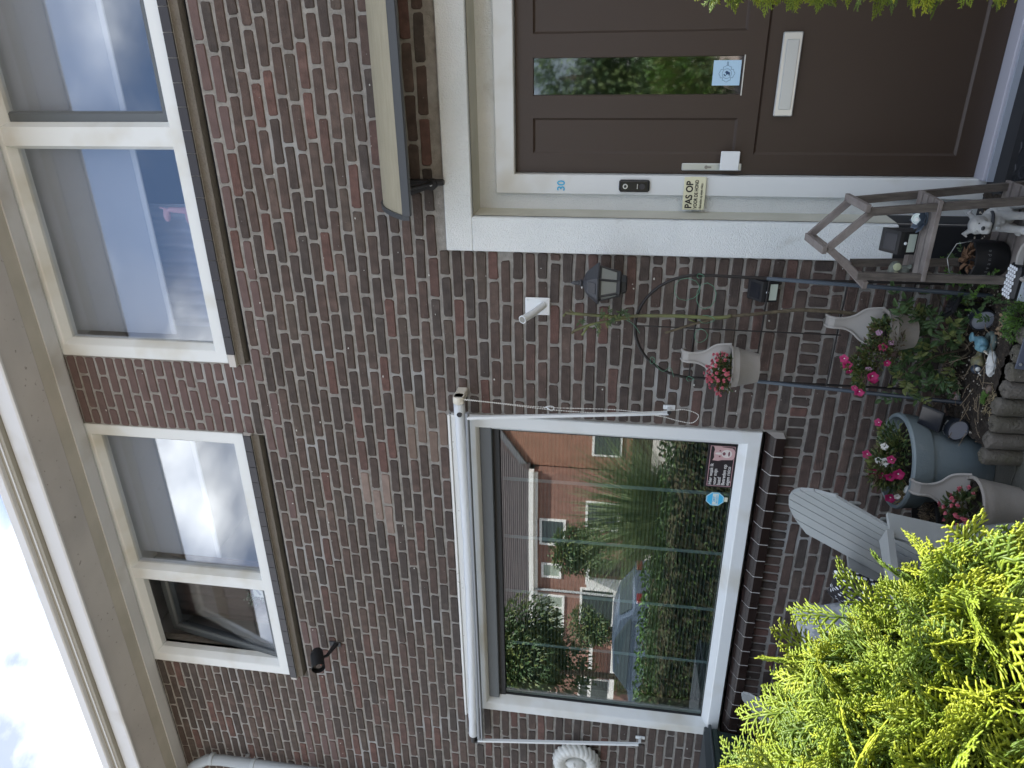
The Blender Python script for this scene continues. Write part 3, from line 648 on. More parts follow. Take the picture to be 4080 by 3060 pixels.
# ------------------------------------------------------------------ ground, bed, pavement
b = MB(); b.box(-60, 60, -60, 12, -.06, -.012); b.build('ground', mat('street_ground', (.27, .25, .225), .95, col2=(.21, .195, .18), vs=1.2, bump=1, bs=20), None, kind='structure')
b = MB(); b.box(-60, 60, -13, -7, -.011, -.004); b.build('road', mat('brick_road', (.24, .19, .165), .9, col2=(.19, .15, .13), vs=2, bump=1, bs=25), None, kind='structure')
pv = MB().box(-5, 1.2, -2.05, .0, -.011, -.006).build('pavement', mat('sand_joint', (.06, .055, .04), .95, bump=1, bs=60), None, kind='structure')
tm = MB().box(-.147, .147, -.147, .147, -.005, .0, b=.003); t0 = None; rt = random.Random(3)
for i in range(18):
    for j in range(7):
        x = -.16 - i * .301 + .0; y = -.16 - j * .301
        if x > -.95 and y > -.6: pass
        if t0 is None: t0 = tm.build('paving_tile', PAV, pv, loc=(0, 0, 0)); q = t0
        else: q = t0.copy(); C.objects.link(q)
        q.location = (x, y, rt.uniform(-.001, .001)); q.rotation_euler = (rt.uniform(-.004, .004), rt.uniform(-.004, .004), 0)
# porch mat
t = thing('door_mat', 'black rubber door mat lying on the step before the door', 'door mat', (-.16, -.2, .0))
b = MB(); b.box(-.60, .30, -.50, .095, .002, .030, b=.006); b.build('mat_base', mat('black_rubber', (.008, .010, .014), .7, bump=1, bs=60), t)
b = MB()
for i in range(9):
    for j in range(6):
        cx, cy = -.53 + i * .09, -.43 + j * .09
        b.tube([(cx + math.cos(a * .785) * .028, cy + math.sin(a * .785) * .028, .031) for a in range(8)], .005, 5, closed=True)
b.build('mat_scroll', mat('rubber_scroll', (.02, .022, .028), .6), t, kind='stuff')
b = MB(); b.box(PI_[0] + .001, PI_[1] - .001, .0, .30, -.01, .0585); b.build('door_step', mat('dark_step', (.02, .022, .026), .7), house)
# raised bed
bed = thing('planting_bed', 'raised strip of dark soil against the brick wall behind concrete logs', 'planting bed', (-1.25, -.3, 0))
nx, ny = 60, 40; vs = []; rs = random.Random(8)
for i in range(nx):
    for j in range(ny):
        x = -1.60 + .98 * i / (nx - 1); y = -.555 + .55 * j / (ny - 1)
        vs.append((x, y, .115 + .02 * math.sin(x * 9) * math.cos(y * 11) + rs.uniform(-.008, .010)))
b = MB(); b.add(vs, [(i * ny + j, (i + 1) * ny + j, (i + 1) * ny + j + 1, i * ny + j + 1) for i in range(nx - 1) for j in range(ny - 1)])
b.box(-1.598, -.63, -.545, -.01, .0, .09); b.build('soil', SOIL, bed, smooth=False)
b = MB()
for i in range(420):
    x = rs.uniform(-1.58, -.7); y = rs.uniform(-.53, -.02); s_ = rs.uniform(.002, .006); b.ell((x, y, .118 + rs.uniform(0, .02)), (s_, s_ * .8, s_ * .6), 6, m=rs.choice([0, 0, 1]))
b.build('grit', [mat('pale_grit', (.35, .32, .27), .9), mat('brown_grit', (.12, .09, .06), .9)], bed, kind='stuff')
b = MB()
for i in range(110):
    x = rs.uniform(-1.56, -1.1); y = rs.uniform(-.52, -.05); a = rs.uniform(0, 6.28); l_ = rs.uniform(.02, .10); zz = .13 + rs.uniform(0, .05)
    p0 = Vector((x, y, zz)); d = Vector((math.cos(a), math.sin(a), rs.uniform(-.2, .7))) * l_
    b.tube([p0, p0 + d * .5 + Vector((0, 0, rs.uniform(-.003, .005))), p0 + d], .0013, 4)
b.build('dry_twig', TWG, bed, kind='stuff')
ed = thing('log_edging', 'row of worn round concrete edging posts holding the soil bed', 'edging', (-1.25, -.6, 0))
x = -1.592; i = 0; rs = random.Random(4)
while x < -.75:
    h = .145 + rs.uniform(-.008, .012); r_ = .0375
    prof = [(r_, -.005), (r_ * 1.0, h - .012), (r_ * .9, h - .003), (r_ * .6, h + .001), (.0001, h + rs.uniform(-.001, .003))]
    b = MB(); b.lathe(prof, 18, c=(x, -.603 - .002 * i, 0)); b.v = [(p[0] + rs.uniform(-.002, .002), p[1] + rs.uniform(-.002, .002), p[2] + (rs.uniform(-.005, .004) if p[2] > .1 else 0)) for p in b.v]
    b.build('edging_post', CONC, ed, smooth='auto'); x += .0775; i += 1
y = 9
while y < -.02:
    b = MB(); b.lathe([(.0375, -.005), (.0375, .13), (.03, .14), (.0001, .142)], 16, c=(-1.64, y, 0)); b.build('edging_post', CONC, ed, smooth='auto'); y += .0775
# ------------------------------------------------------------------ door canopy
cano = thing('door_canopy', 'curved beige canopy with black end cap on the wall above the front door', 'canopy', (-.1, 0, 2.8))
def arc(k): # k 0..1 from wall to front
    return (-.005 - .345 * k, 2.832 - .045 * k - .158 * k * k)
n = 10
b = MB(); x0, x1 = -.70, .60
vs = []
for i in range(n + 1):
    y, z = arc(i / n); vs += [(x0, y, z), (x1, y, z), (x0, y, z - .004), (x1, y, z - .004)]
fs = []
for i in range(n): a = i * 4; c_ = a + 4; fs += [(a, a + 1, c_ + 1, c_), (a + 2, c_ + 2, c_ + 3, a + 3), (a, c_, c_ + 2, a + 2), (a + 1, a + 3, c_ + 3, c_ + 1)]
fs += [(0, 2, 3, 1), (n * 4, n * 4 + 1, n * 4 + 3, n * 4 + 2)]
b.add(vs, fs); b.build('canopy_sheet', mat('beige_canopy_sheet', (.30, .275, .20), .5, col2=(.26, .24, .17), vs=9, bump=.3, bs=60, stretch=(1, 8, 8)), cano)
for sx in (x0 - .022, x1):
    b = MB(); po = [(arc(i / n)[0], arc(i / n)[1] + .010) for i in range(n + 1)] + [(arc(i / n)[0], arc(i / n)[1] - .022) for i in range(n, -1, -1)]
    m_ = len(po)
    for i in range(n): q = [po[i], po[i + 1], po[m_ - 2 - i], po[m_ - 1 - i]]; b.prism(q, sx, sx + .022, 'x')
    b.build('end_cap', mat('charcoal_plastic', (.04, .045, .05), .45), cano)
yf, zf = arc(1)
b = MB(); b.box(x0 - .001, x1 + .001, yf - .016, yf + .012, zf - .034, zf + .006, b=.004); b.build('front_bar', mat('charcoal_bar', (.045, .05, .055), .4), cano)
for bx in (-.61, .51):
    br = b = MB(); b.tube([(bx - .012, -.03, 2.578), (bx + .012, -.03, 2.578)], .026, 16); b.box(bx - .012, bx + .012, -.052, -.002, 2.52, 2.80, b=.004)
    b.bar((bx, -.03, 2.575), (bx, -.30, 2.665), .012, .030); b.bar((bx, -.03, 2.76), (bx, -.26, 2.70), .012, .022); b.bar((bx, -.10, 2.61), (bx, -.17, 2.72), .012, .012)
    sg = -1 if bx < 0 else 1
    b.prism([(bx - sg * .012, 2.72), (bx + sg * .082, 2.735), (bx + sg * .072, 2.715), (bx + sg * .030, 2.60), (bx + sg * .022, 2.556), (bx - sg * .010, 2.556)], -.050, -.034, 'y'); b.tube([(bx + sg * .006, -.062, 2.578), (bx + sg * .006, -.03, 2.578)], .027, 18)
    o = b.build('bracket', BLK, cano)
    b = MB(); b.tube([(bx - .013, -.03, 2.578), (bx - .017, -.03, 2.578)], .006, 8); b.tube([(bx + (-.006 if bx < 0 else .006), -.062, 2.578), (bx + (-.006 if bx < 0 else .006), -.066, 2.578)], .007, 10); b.build('bolt', ALU, cano)
# ------------------------------------------------------------------ lantern
t = thing('wall_lantern', 'black six sided wall lantern with frosted panes and a solar roof', 'lantern', (-1.055, -.11, 1.70))
cx, cy = -1.057, -.115; ph = R(0)
b = MB(); b.lathe([(.102, 1.765), (.104, 1.772), (.060, 1.822), (.045, 1.832), (.030, 1.838), (.012, 1.845), (.0001, 1.846)], 6, c=(cx, cy, 0), ph=ph); b.build('roof', mat('lantern_grey_black', (.035, .038, .045), .5), t)
b = MB(); b.lathe([(.006, 1.843), (.018, 1.85), (.018, 1.856), (.007, 1.858), (.014, 1.863), (.014, 1.867), (.006, 1.87), (.011, 1.878), (.008, 1.89), (.0001, 1.905)], 12, c=(cx, cy, 0)); b.build('finial', mat('lantern_grey_black', (.035, .038, .045), .5), t, smooth=True)
b = MB()
for a in range(6):
    an = ph + a * math.pi / 3; p0 = (cx + math.cos(an) * .084, cy + math.sin(an) * .084, 1.765); p1 = (cx + math.cos(an) * .060, cy + math.sin(an) * .060, 1.680); b.tube([p0, p1], .0065, 6)
b.lathe([(.086, 1.754), (.086, 1.766)], 6, c=(cx, cy, 0), ph=ph); b.lathe([(.050, 1.660), (.066, 1.668), (.064, 1.684)], 6, c=(cx, cy, 0), ph=ph); b.lathe([(.032, 1.634), (.044, 1.640), (.048, 1.661)], 6, c=(cx, cy, 0), ph=ph)
b.build('lantern_frame', mat('lantern_black', (.018, .02, .022), .5), t)
for a in range(6):
    a0 = ph + a * math.pi / 3 + .07; a1 = ph + (a + 1) * math.pi / 3 - .07
    b = MB(); b.add([(cx + math.cos(a0) * .080, cy + math.sin(a0) * .080, 1.755), (cx + math.cos(a1) * .080, cy + math.sin(a1) * .080, 1.755), (cx + math.cos(a1) * .059, cy + math.sin(a1) * .059, 1.684), (cx + math.cos(a0) * .059, cy + math.sin(a0) * .059, 1.684)], [(0, 1, 2, 3)])
    b.build('frosted_pane', mat('frosted_pane', (.22, .235, .22), .3), t)
b = MB(); an = -math.pi / 2; nr = Vector((0, -.052, .043)).normalized()
b.mark(); b.box(-.026, .026, -.022, .022, 0, .002); M = Matrix.Translation((cx, cy - .071, 1.797)) @ Matrix.Rotation(math.atan2(.05, .040), 4, 'X'); b.xf(M); b.build('solar_cell', SOLP, t)
b = MB(); b.box(cx - .03, cx + .03, -.03, -.001, 1.66, 1.79, b=.006); b.box(cx - .012, cx + .012, cy, -.02, 1.70, 1.72); b.build('wall_bracket', BLK, t)
# flag pole holder
t = thing('flagpole_holder', 'white flagpole holder with angled tube screwed to the brick wall', 'flagpole holder', (-1.22, 0, 2.07))
b = MB(); b.box(-1.267, -1.175, -.010, -.001, 2.012, 2.138, b=.007); b.build('base_plate', WAL, t)
b = MB(); b.tube([(-1.212, -.012, 2.045), (-1.228, -.085, 2.085), (-1.236, -.155, 2.125)], .0185, 16, cap=True); b.tube([(-1.236, -.155, 2.125), (-1.2372, -.166, 2.1312)], .0205, 16); b.build('pole_tube', WAL, t, smooth='auto')
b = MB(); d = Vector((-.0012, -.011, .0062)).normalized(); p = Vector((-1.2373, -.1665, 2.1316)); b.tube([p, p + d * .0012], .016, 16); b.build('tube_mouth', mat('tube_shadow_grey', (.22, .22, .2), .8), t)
b = MB()
for sx in (-1.255, -1.187):
    for sz in (2.026, 2.124): b.tube([(sx, -.010, sz), (sx, -.0125, sz)], .0045, 8)
b.build('screw', ALU, t)
# security camera
t = thing('security_camera', 'black bullet security camera on a bent arm below the upper left window', 'security camera', (-3.69, 0, 3.45))
b = MB(); b.box(-3.712, -3.668, -.008, -.001, 3.415, 3.497, b=.004); b.tube([(-3.69, -.006, 3.45), (-3.692, -.05, 3.462), (-3.700, -.105, 3.478)], [.017, .013, .011], 10); b.build('arm', BLK, t, smooth='auto')
cd = Vector((-.10, -.80, -.42)).normalized(); p = Vector((-3.665, -.10, 3.545))
b = MB(); b.tube([p, p + cd * .012, p + cd * .12, p + cd * .125], [.030, .038, .038, .034], 18); b.tube([p + cd * .05 + Vector((0, 0, -.035)), Vector((-3.700, -.105, 3.478))], .010, 8); b.build('camera_body', BLK, t, smooth='auto')
b = MB(); b.tube([p + cd * .04 + Vector((0, 0, .006)), p + cd * .150 + Vector((0, 0, .006))], .043, 18, cap=False); b.v = [q for q in b.v]; b.build('sun_hood', BLK, t, smooth='auto')
b = MB(); b.tube([p + cd * .126, p + cd * .130], .020, 14); b.build('lens', SOLP, t)
b = MB(); b.ell(p + cd * .131 + Vector((.014, 0, -.016)), (.003, .003, .003), 6); b.build('red_led', mat('red_led', (.6, .08, .04), .4), t)
# ------------------------------------------------------------------ drop-arm window awning
aw = thing('window_awning', 'rolled up white drop arm awning with side arms above the big window', 'awning', (-3, -.1, 2.48))
pts = []; rr = []
for i in range(41):
    k = i / 40; x = -1.745 - 2.53 * k; pts.append((x, -.105, 2.484 - .018 * math.sin(math.pi * k) + .018 * k)); rr.append(.030 + .0022 * math.sin(i * 2.1) + .0012 * math.sin(i * 5.3))
b = MB(); b.tube(pts, rr, 16); b.build('fabric_roll', ROLL, aw, smooth=True)
b = MB(); b.tube([(-1.795, -.118, 2.440), (-4.29, -.118, 2.462)], .011, 10); b.box(-4.29, -1.80, -.135, -.095, 2.432, 2.444, b=.003); b.build('front_bar', mat('mid_grey_bar', (.24, .26, .28), .5), aw)  # front bar in one even grey of its own
b = MB(); b.tube([(-1.748, -.105, 2.484), (-1.728, -.105, 2.484)], .028, 16); b.box(-1.744, -1.700, -.130, -.001, 2.455, 2.512, b=.006); b.tube([(-1.728, -.11, 2.484), (-1.700, -.11, 2.484)], .030, 16); b.build('chain_drive', mat('cream_drive', (.62, .60, .52), .5), aw)
b = MB(); b.tube([(-1.80, -.14, 2.478), (-1.80, -.10, 2.478)], .014, 10); b.build('end_cap', BLK, aw)
b = MB(); b.bar((-1.822, -.125, 2.44), (-1.765, -.045, 1.385), .015, .022, up=(0, 1, 0)); b.build('arm', WAL, aw)
b = MB(); b.bar((-4.315, -.118, 2.47), (-4.250, -.045, 1.385), .015, .022, up=(0, 1, 0)); b.build('arm', WAL, aw)
b = MB(); b.tube([(-4.275, -.105, 2.502), (-4.345, -.105, 2.505)], .016, 12); b.box(-4.36, -4.34, -.11, -.001, 2.46, 2.50, b=.003); b.build('end_bracket', BLK, aw)
for sx in (-1.752, -4.236):
    b = MB(); b.box(sx - .010, sx + .014, -.010, -.001, 1.350, 1.412, b=.002); b.box(sx - .016, sx + .006, -.055, -.010, 1.375, 1.392, b=.002); b.build('wall_fixing', WAL, aw)
    b = MB(); b.tube([(sx, -.058, 1.383), (sx, -.066, 1.383)], .011, 10); b.build('fixing_knob', BLK, aw)
# bead chain
def bez(pts, n):
    P = [Vector(p) for p in pts]; o = []
    for i in range(len(P) - 1):
        a = P[max(i - 1, 0)]; b_ = P[i]; c_ = P[i + 1]; d = P[min(i + 2, len(P) - 1)]
        for k in range(n):
            t = k / n; o.append(.5 * ((2 * b_) + (-a + c_) * t + (2 * a - 5 * b_ + 4 * c_ - d) * t * t + (-a + 3 * b_ - 3 * c_ + d) * t ** 3))
    o.append(P[-1]); return o
c1 = bez([(-1.713, -.12, 2.455), (-1.735, -.10, 2.26), (-1.752, -.085, 2.02), (-1.745, -.08, 1.7), (-1.752, -.075, 1.5), (-1.735, -.07, 1.37), (-1.728, -.07, 1.30), (-1.755, -.07, 1.236), (-1.800, -.07, 1.262), (-1.795, -.07, 1.33), (-1.772, -.075, 1.42), (-1.76, -.08, 1.55), (-1.768, -.085, 1.8), (-1.756, -.095, 2.05), (-1.73, -.11, 2.3), (-1.718, -.12, 2.455)], 40)
b = MB(); last = None
for p in c1:
    if last is None or (p - last).length > .0085: b.ell(p, (.0033, .0033, .0033), 6); last = p
b.tube(c1[::6], .0011, 4); b.build('bead_chain', BEAD, aw, kind='stuff', smooth=True)
b = MB(); b.tube(bez([(-1.745, -.09, 2.02), (-1.757, -.1, 2.00), (-1.765, -.09, 1.985), (-1.752, -.08, 1.98), (-1.744, -.085, 2.0), (-1.752, -.09, 2.03)], 5), .003, 6); b.build('chain_tie', WAL, aw)
# ------------------------------------------------------------------ small wall items
t = thing('doorbell', 'black video doorbell on the white door frame', 'doorbell', (-.645, .155, 1.62))
b = MB(); b.box(-.674, -.616, .137, .155, 1.552, 1.698, b=.012); b.build('bell_body', BLK, t)
b = MB(); b.box(-.667, -.623, .1345, .137, 1.564, 1.690, b=.002); b.build('face_plate', mat('glossy_black', (.006, .006, .008), .15), t)
b = MB(); b.tube([(-.646, .1345, 1.668), (-.646, .132, 1.668)], .012, 16); b.build('lens_ring', ALU, t)
b = MB(); b.tube([(-.646, .132, 1.668), (-.646, .131, 1.668)], .007, 12); b.build('lens', BLK, t)
b = MB(); b.tube([(-.646, .1345, 1.588), (-.646, .1325, 1.588)], .014, 16); b.build('bell_button', mat('button_dark', (.03, .03, .034), .5), t)
b = MB(); b.box(-.658, -.634, .1335, .1345, 1.609, 1.612); b.build('print_line', ALU, t)
t = thing('warning_sign', 'small pale yellow PAS OP dog warning plate at the door frame edge', 'sign', (-.68, .14, 1.34))
b = MB(); b.box(-.752, -.598, .1350, .1380, 1.290, 1.392, b=.0012); b.box(-.60, -.66, .139, .156, 1.31, 1.37); b.build('plate', mat('pale_yellow_plate', (.66, .66, .47), .5), t)
BP_ = mat('black_print', (.01, .01, .01), .6)
text('PAS OP', .044, (-.746, .1342, 1.350), BP_, t, bold=.0012, sx=.90); text('VOOR DE HOND', .0235, (-.746, .1342, 1.3245), BP_, t, bold=.0005, sx=.74); text('Betreden op eigen risico', .0165, (-.745, .1342, 1.3035), BP_, t, bold=.0002, sx=.72)
b = MB()
for sx, sz in ((-.747, 1.296), (-.603, 1.296)): b.tube([(sx, .135, sz), (sx, .1335, sz)], .0025, 8)
b.build('pin', ALU, t)
def solar_wall(name, label, x0, x1, z0, z1, y=-.002, dp=.075, group=None):
    t = thing(name, label, 'solar light', ((x0 + x1) / 2, y, z0), group); zm = z0 + (z1 - z0) * .46
    b = MB(); b.prism([(y, z1), (y - .012, z1), (y - dp, zm + .014), (y - dp, zm), (y - dp * .86, z0), (y, z0)], x0, x1, 'x'); b.build('housing', BLK, t)
    nrm = Vector((0, -(z1 - .0 - zm), -(dp - .012)))
    a = Vector((0, y - dp, zm)); c_ = Vector((0, y - dp * .86, z0)); dirn = (c_ - a).normalized(); nn = Vector((0, dirn.z, -dirn.y)) * .0015
    if nn.y > 0: nn = -nn
    p0 = a + dirn * ((c_ - a).length * .34) + nn; p1 = a + dirn * ((c_ - a).length * .93) + nn
    b = MB(); b.add([(x0 + .010, p0.y, p0.z), (x1 - .010, p0.y, p0.z), (x1 - .010, p1.y, p1.z), (x0 + .010, p1.y, p1.z)], [(0, 1, 2, 3)]); b.build('led_window', LED, t)
    q = a + dirn * ((c_ - a).length * .16) + nn * 2; b = MB(); b.ell(((x0 + x1) / 2, q.y, q.z), (.0065, .004, .0065), 10); b.build('motion_sensor', WAL, t, smooth=True)
    a2 = Vector((0, y - .012, z1)); c2 = Vector((0, y - dp, zm + .014)); d2 = (c2 - a2).normalized(); n2 = Vector((0, -d2.z * -1, d2.y * -1)); n2 = Vector((0, d2.z, -d2.y)) * .0015
    if n2.z < 0: n2 = -n2
    p0 = a2 + d2 * .012 + n2; p1 = c2 - d2 * .012 + n2
    b = MB(); b.add([(x0 + .012, p0.y, p0.z), (x1 - .012, p0.y, p0.z), (x1 - .012, p1.y, p1.z), (x0 + .012, p1.y, p1.z)], [(0, 1, 2, 3)]); b.build('solar_cell', SOLP, t)
    return t
solar_wall('solar_wall_light', 'black solar motion light fixed to the bricks beside the arched trellis', -1.135, -1.037, .935, 1.062)
# downpipe
t = thing('downpipe', 'pale grey drainpipe with elbow running down the far left of the wall', 'drainpipe', (-4.95, -.07, 2))
b = MB(); b.tube([(-5.16, -.25, 4.86), (-5.13, -.20, 4.82), (-5.02, -.10, 4.72), (-4.965, -.075, 4.62), (-4.955, -.07, 4.5), (-4.955, -.07, 0)], .040, 18, cap=True); b.build('pipe', mat('pale_grey_pvc', (.33, .37, .40), .35), t, smooth='auto')
for zz in (4.56, 4.22, 2.6, 1.0):
    b = MB(); b.lathe([(.041, 0), (.046, .003), (.046, .030), (.041, .033)], 18, c=(-4.955, -.07, zz)); b.build('pipe_collar', mat('pale_grey_collar', (.38, .43, .46), .35), t, smooth='auto')
b = MB(); b.box(-4.975, -4.935, -.07, -.001, 4.30, 4.33, b=.003); b.build('pipe_bracket', ALU, t)
# wall ornament: sleeping face wrapped in feathers
t = thing('wall_ornament', 'round white stone ornament of a face wrapped in feathers', 'ornament', (-4.47, -.05, 1.80))
parts = []
oc_, oz = -4.495, 1.80
for i in range(26):
    a = i / 26 * 2 * math.pi; r0 = .115; p = [(oc_ + math.cos(a) * .085, -.05, oz + math.sin(a) * .085), (oc_ + math.cos(a + .16) * .125, -.07, oz + math.sin(a + .16) * .125), (oc_ + math.cos(a + .42) * .160, -.03, oz + math.sin(a + .42) * .160)]
    parts.append(('t', bez(p, 4), [.022, .026, .028, .028, .027, .025, .02, .015, .010]))
parts.append(('e', (oc_, -.025, oz), (.13, .03, .13)))
parts.append(('e', (oc_ - .005, -.06, oz), (.055, .045, .07))); parts.append(('e', (oc_ - .005, -.105, oz - .005), (.010, .016, .018))); parts.append(('e', (oc_ - .03, -.09, oz + .015), (.018, .014, .010))); parts.append(('e', (oc_ + .022, -.09, oz + .015), (.018, .014, .010))); parts.append(('e', (oc_ - .005, -.095, oz - .035), (.018, .012, .008)))
blob('carving', parts, WSTN, t, .0045, 1)
# ------------------------------------------------------------------ foliage helpers
def leaf(mb, p, d, up, ln, wd, m=0, fold=.3, droop=.25):
    d = Vector(d).normalized(); s_ = d.cross(Vector(up)); s_ = s_.normalized() if s_.length > .01 else d.orthogonal().normalized(); u = s_.cross(d); p = Vector(p)
    a = p + d * ln * .3; c_ = p + d * ln * .68 - u * droop * ln * .3; e = p + d * ln - u * droop * ln
    vs = [p, a + s_ * wd * .42 + u * fold * wd, c_ + s_ * wd * .36 + u * fold * wd * .8, e, c_ - s_ * wd * .36 + u * fold * wd * .8, a - s_ * wd * .42 + u * fold * wd, a, c_]
    mb.add(vs, [(0, 6, 1), (6, 7, 2, 1), (7, 3, 2), (0, 5, 6), (5, 4, 7, 6), (4, 3, 7)], m)
def bush(mb, c, r, n, ln, wd, ms, rs, up=.4, hollow=.5):
    for i in range(n):
        a = rs.uniform(0, 6.283); e = math.asin(rs.uniform(-.5, 1)); q = rs.uniform(hollow, 1)
        dv = Vector((math.cos(a) * math.cos(e), math.sin(a) * math.cos(e), math.sin(e)))
        p = Vector(c) + Vector((dv.x * r[0], dv.y * r[1], dv.z * r[2])) * q
        dd = (dv + Vector((rs.uniform(-.6, .6), rs.uniform(-.6, .6), rs.uniform(-.2, .6) + up))).normalized()
        s_ = rs.uniform(.6, 1.15); leaf(mb, p, dd, (rs.uniform(-.3, .3), rs.uniform(-.3, .3), 1), ln * s_, wd * s_, rs.choice(ms))
def petunia(c, d, r, m, parent, name='flower'):
    r *= .76
    b = MB(); d = Vector(d).normalized(); q = d.to_track_quat('Z', 'Y').to_matrix().to_4x4(); q.translation = Vector(c)
    vs = [(0, 0, -r * .55)]; n = 20
    for rad, zz in ((.16, -.3), (.55, 0.02)): vs += [(math.cos(i * 6.2832 / n) * r * rad, math.sin(i * 6.2832 / n) * r * rad, zz * r) for i in range(n)]
    vs += [(math.cos(i * 6.2832 / n) * r * (1 + .13 * math.cos(i * 6.2832 / 4 )), math.sin(i * 6.2832 / n) * r * (1 + .13 * math.cos(i * 6.2832 / 4)), r * (.02 + .10 * math.sin(i * 1.9))) for i in range(n)]
    fs = [(0, 1 + i, 1 + (i + 1) % n) for i in range(n)]
    for k in range(2): fs += [(1 + k * n + i, 1 + (k + 1) * n + i, 1 + (k + 1) * n + (i + 1) % n, 1 + k * n + (i + 1) % n) for i in range(n)]
    b.add(vs, fs, 0); b.m[:n] = [1] * n; b.mark_ = 0; b.xf(q)
    return b.build(name, [m, PWH if m is not PWH else LEAFY], parent, smooth=True)
def small_flowers(mb, c, r, n, s_, rs, m=0):
    for i in range(n):
        a = rs.uniform(0, 6.283); e = math.asin(rs.uniform(-.1, 1)); dv = Vector((math.cos(a) * math.cos(e), math.sin(a) * math.cos(e), math.sin(e)))
        p = Vector(c) + Vector((dv.x * r[0], dv.y * r[1], dv.z * r[2])) * rs.uniform(.85, 1.12)
        for k in range(4):
            aa = k * 1.57 + rs.random(); dd = Vector((math.cos(aa), math.sin(aa), .5)); leaf(mb, p, dd + dv * .6, dv, s_ * rs.uniform(.7, 1.1), s_ * 1.1, m, fold=.1, droop=-.1)
# ------------------------------------------------------------------ trellis and rose
tr = thing('arched_trellis', 'dark metal arched trellis standing before the brick wall', 'trellis', (-1.28, -.1, .1))
b = MB(); a0 = [(-1.004, -.10, 1.29)]; n = 22
a0 = [(-1.268 + .264 * math.cos(math.pi * i / n), -.10, 1.295 + .290 * math.sin(math.pi * i / n)) for i in range(n + 1)]
b.tube(a0, .0075, 8); b.build('arch', BLKM, tr, smooth=True)
b = MB(); b.tube([(-1.004, -.10, 1.31), (-1.012, -.10, .98)], .0075, 8); b.build('upright', BLKM, tr); b = MB(); b.tube([(-1.532, -.10, 1.31), (-1.532, -.10, .98)], .0075, 8); b.build('upright', BLKM, tr)
b = MB(); b.tube([(-1.03, -.05, 1.0), (-1.026, -.05, .10)], .006, 8); b.build('rear_rod', BLKM, tr); b = MB(); b.tube([(-1.556, -.05, 1.0), (-1.558, -.05, .10)], .006, 8); b.build('rear_rod', BLKM, tr)
b = MB(); b.tube([(-1.012, -.10, 1.00), (-.995, -.31, .10)], .0095, 8); b.build('steel_stake', STEEL, tr); b = MB(); b.tube([(-1.532, -.10, 1.00), (-1.495, -.31, .10)], .0095, 8); b.build('steel_stake', STEEL, tr)
for zz, (x0, x1), y in ((1.30, (-1.004, -1.532), -.1), (.99, (-1.012, -1.532), -.10), (.645, (-1.02, -1.54), -.09), (.35, (-1.03, -1.55), -.06)):
    b = MB(); b.tube([(x0, y, zz - .004), (x1, y, zz + .006)], .0042, 6); b.build('crossbar', BLKM, tr)
b = MB(); b.tube([(-1.268, -.10, 1.585), (-1.275, -.10, .63)], .0036, 6); b.build('centre_rod', BLKM, tr)
rose = thing('climbing_rose', 'pruned climbing rose with thick green stem tied to the trellis', 'rose', (-1.2, -.12, .1))
b = MB(); st = bez([(-1.275, -.20, .10), (-1.19, -.14, .38), (-1.160, -.12, .60), (-1.152, -.115, .785), (-1.158, -.11, .87), (-1.182, -.11, 1.025), (-1.208, -.105, 1.19), (-1.232, -.1, 1.26), (-1.257, -.1, 1.332), (-1.301, -.1, 1.44)], 6)
b.tube(st, [.011 - .005 * i / len(st) for i in range(len(st))], 8); b.build('old_stem', STB, rose, smooth=True)
b = MB(); st = bez([(-1.196, -.112, 1.14), (-1.207, -.115, 1.21), (-1.206, -.115, 1.40), (-1.212, -.115, 1.57), (-1.220, -.12, 1.646), (-1.216, -.12, 1.79), (-1.209, -.12, 1.925)], 6)
b.tube(st, [.0095 - .002 * i / len(st) for i in range(len(st))], 8); b.tube(bez([(-1.222, -.12, 1.60), (-1.235, -.13, 1.69), (-1.262, -.13, 1.80), (-1.299, -.13, 1.882)], 5), .0065, 8); b.tube([(-1.27, -.13, 1.81), (-1.315, -.14, 1.84)], .0055, 6)
b.tube([(-1.209, -.12, 1.92), (-1.225, -.13, 1.935)], .006, 6); b.tube([(-1.209, -.12, 1.88), (-1.190, -.13, 1.905)], .0035, 6); b.tube([(-1.299, -.13, 1.88), (-1.312, -.13, 1.89)], .007, 6); b.tube([(-1.235, -.105, 1.30), (-1.222, -.11, 1.335)], .004, 6)
b.build('green_stem', STG, rose, smooth=True)
rs = random.Random(12); b = MB()
def spray5(mb, p, d, sc, ms, rs):
    p = Vector(p); d = Vector(d).normalized(); s_ = d.cross(Vector((0, -1, .3))).normalized()
    mb.tube([p, p + d * sc * 1.5], .0012, 4, m=0)
    m = rs.choice(ms)
    for k, (t, sd_) in enumerate(((.5, 1), (.5, -1), (1.0, 1), (1.0, -1))): leaf(mb, p + d * sc * t, d * .6 + s_ * sd_, (0, -.8, .6), sc * rs.uniform(.75, 1), sc * .5, m)
    leaf(mb, p + d * sc * 1.5, d, (0, -.8, .6), sc * 1.1, sc * .6, m)
for p in [(-1.201, -.13, 1.647), (-1.215, -.14, 1.68), (-1.203, -.13, 1.706), (-1.236, -.14, 1.72), (-1.25, -.14, 1.756), (-1.23, -.13, 1.83), (-1.225, -.14, 1.66), (-1.19, -.13, 1.63), (-1.28, -.14, 1.76), (-1.21, -.14, 1.74)]:
    for k in range(2): spray5(b, p, (rs.uniform(-1, 1), rs.uniform(-.8, 0), rs.uniform(-.5, .7)), rs.uniform(.014, .022), [0, 0, 1], rs)
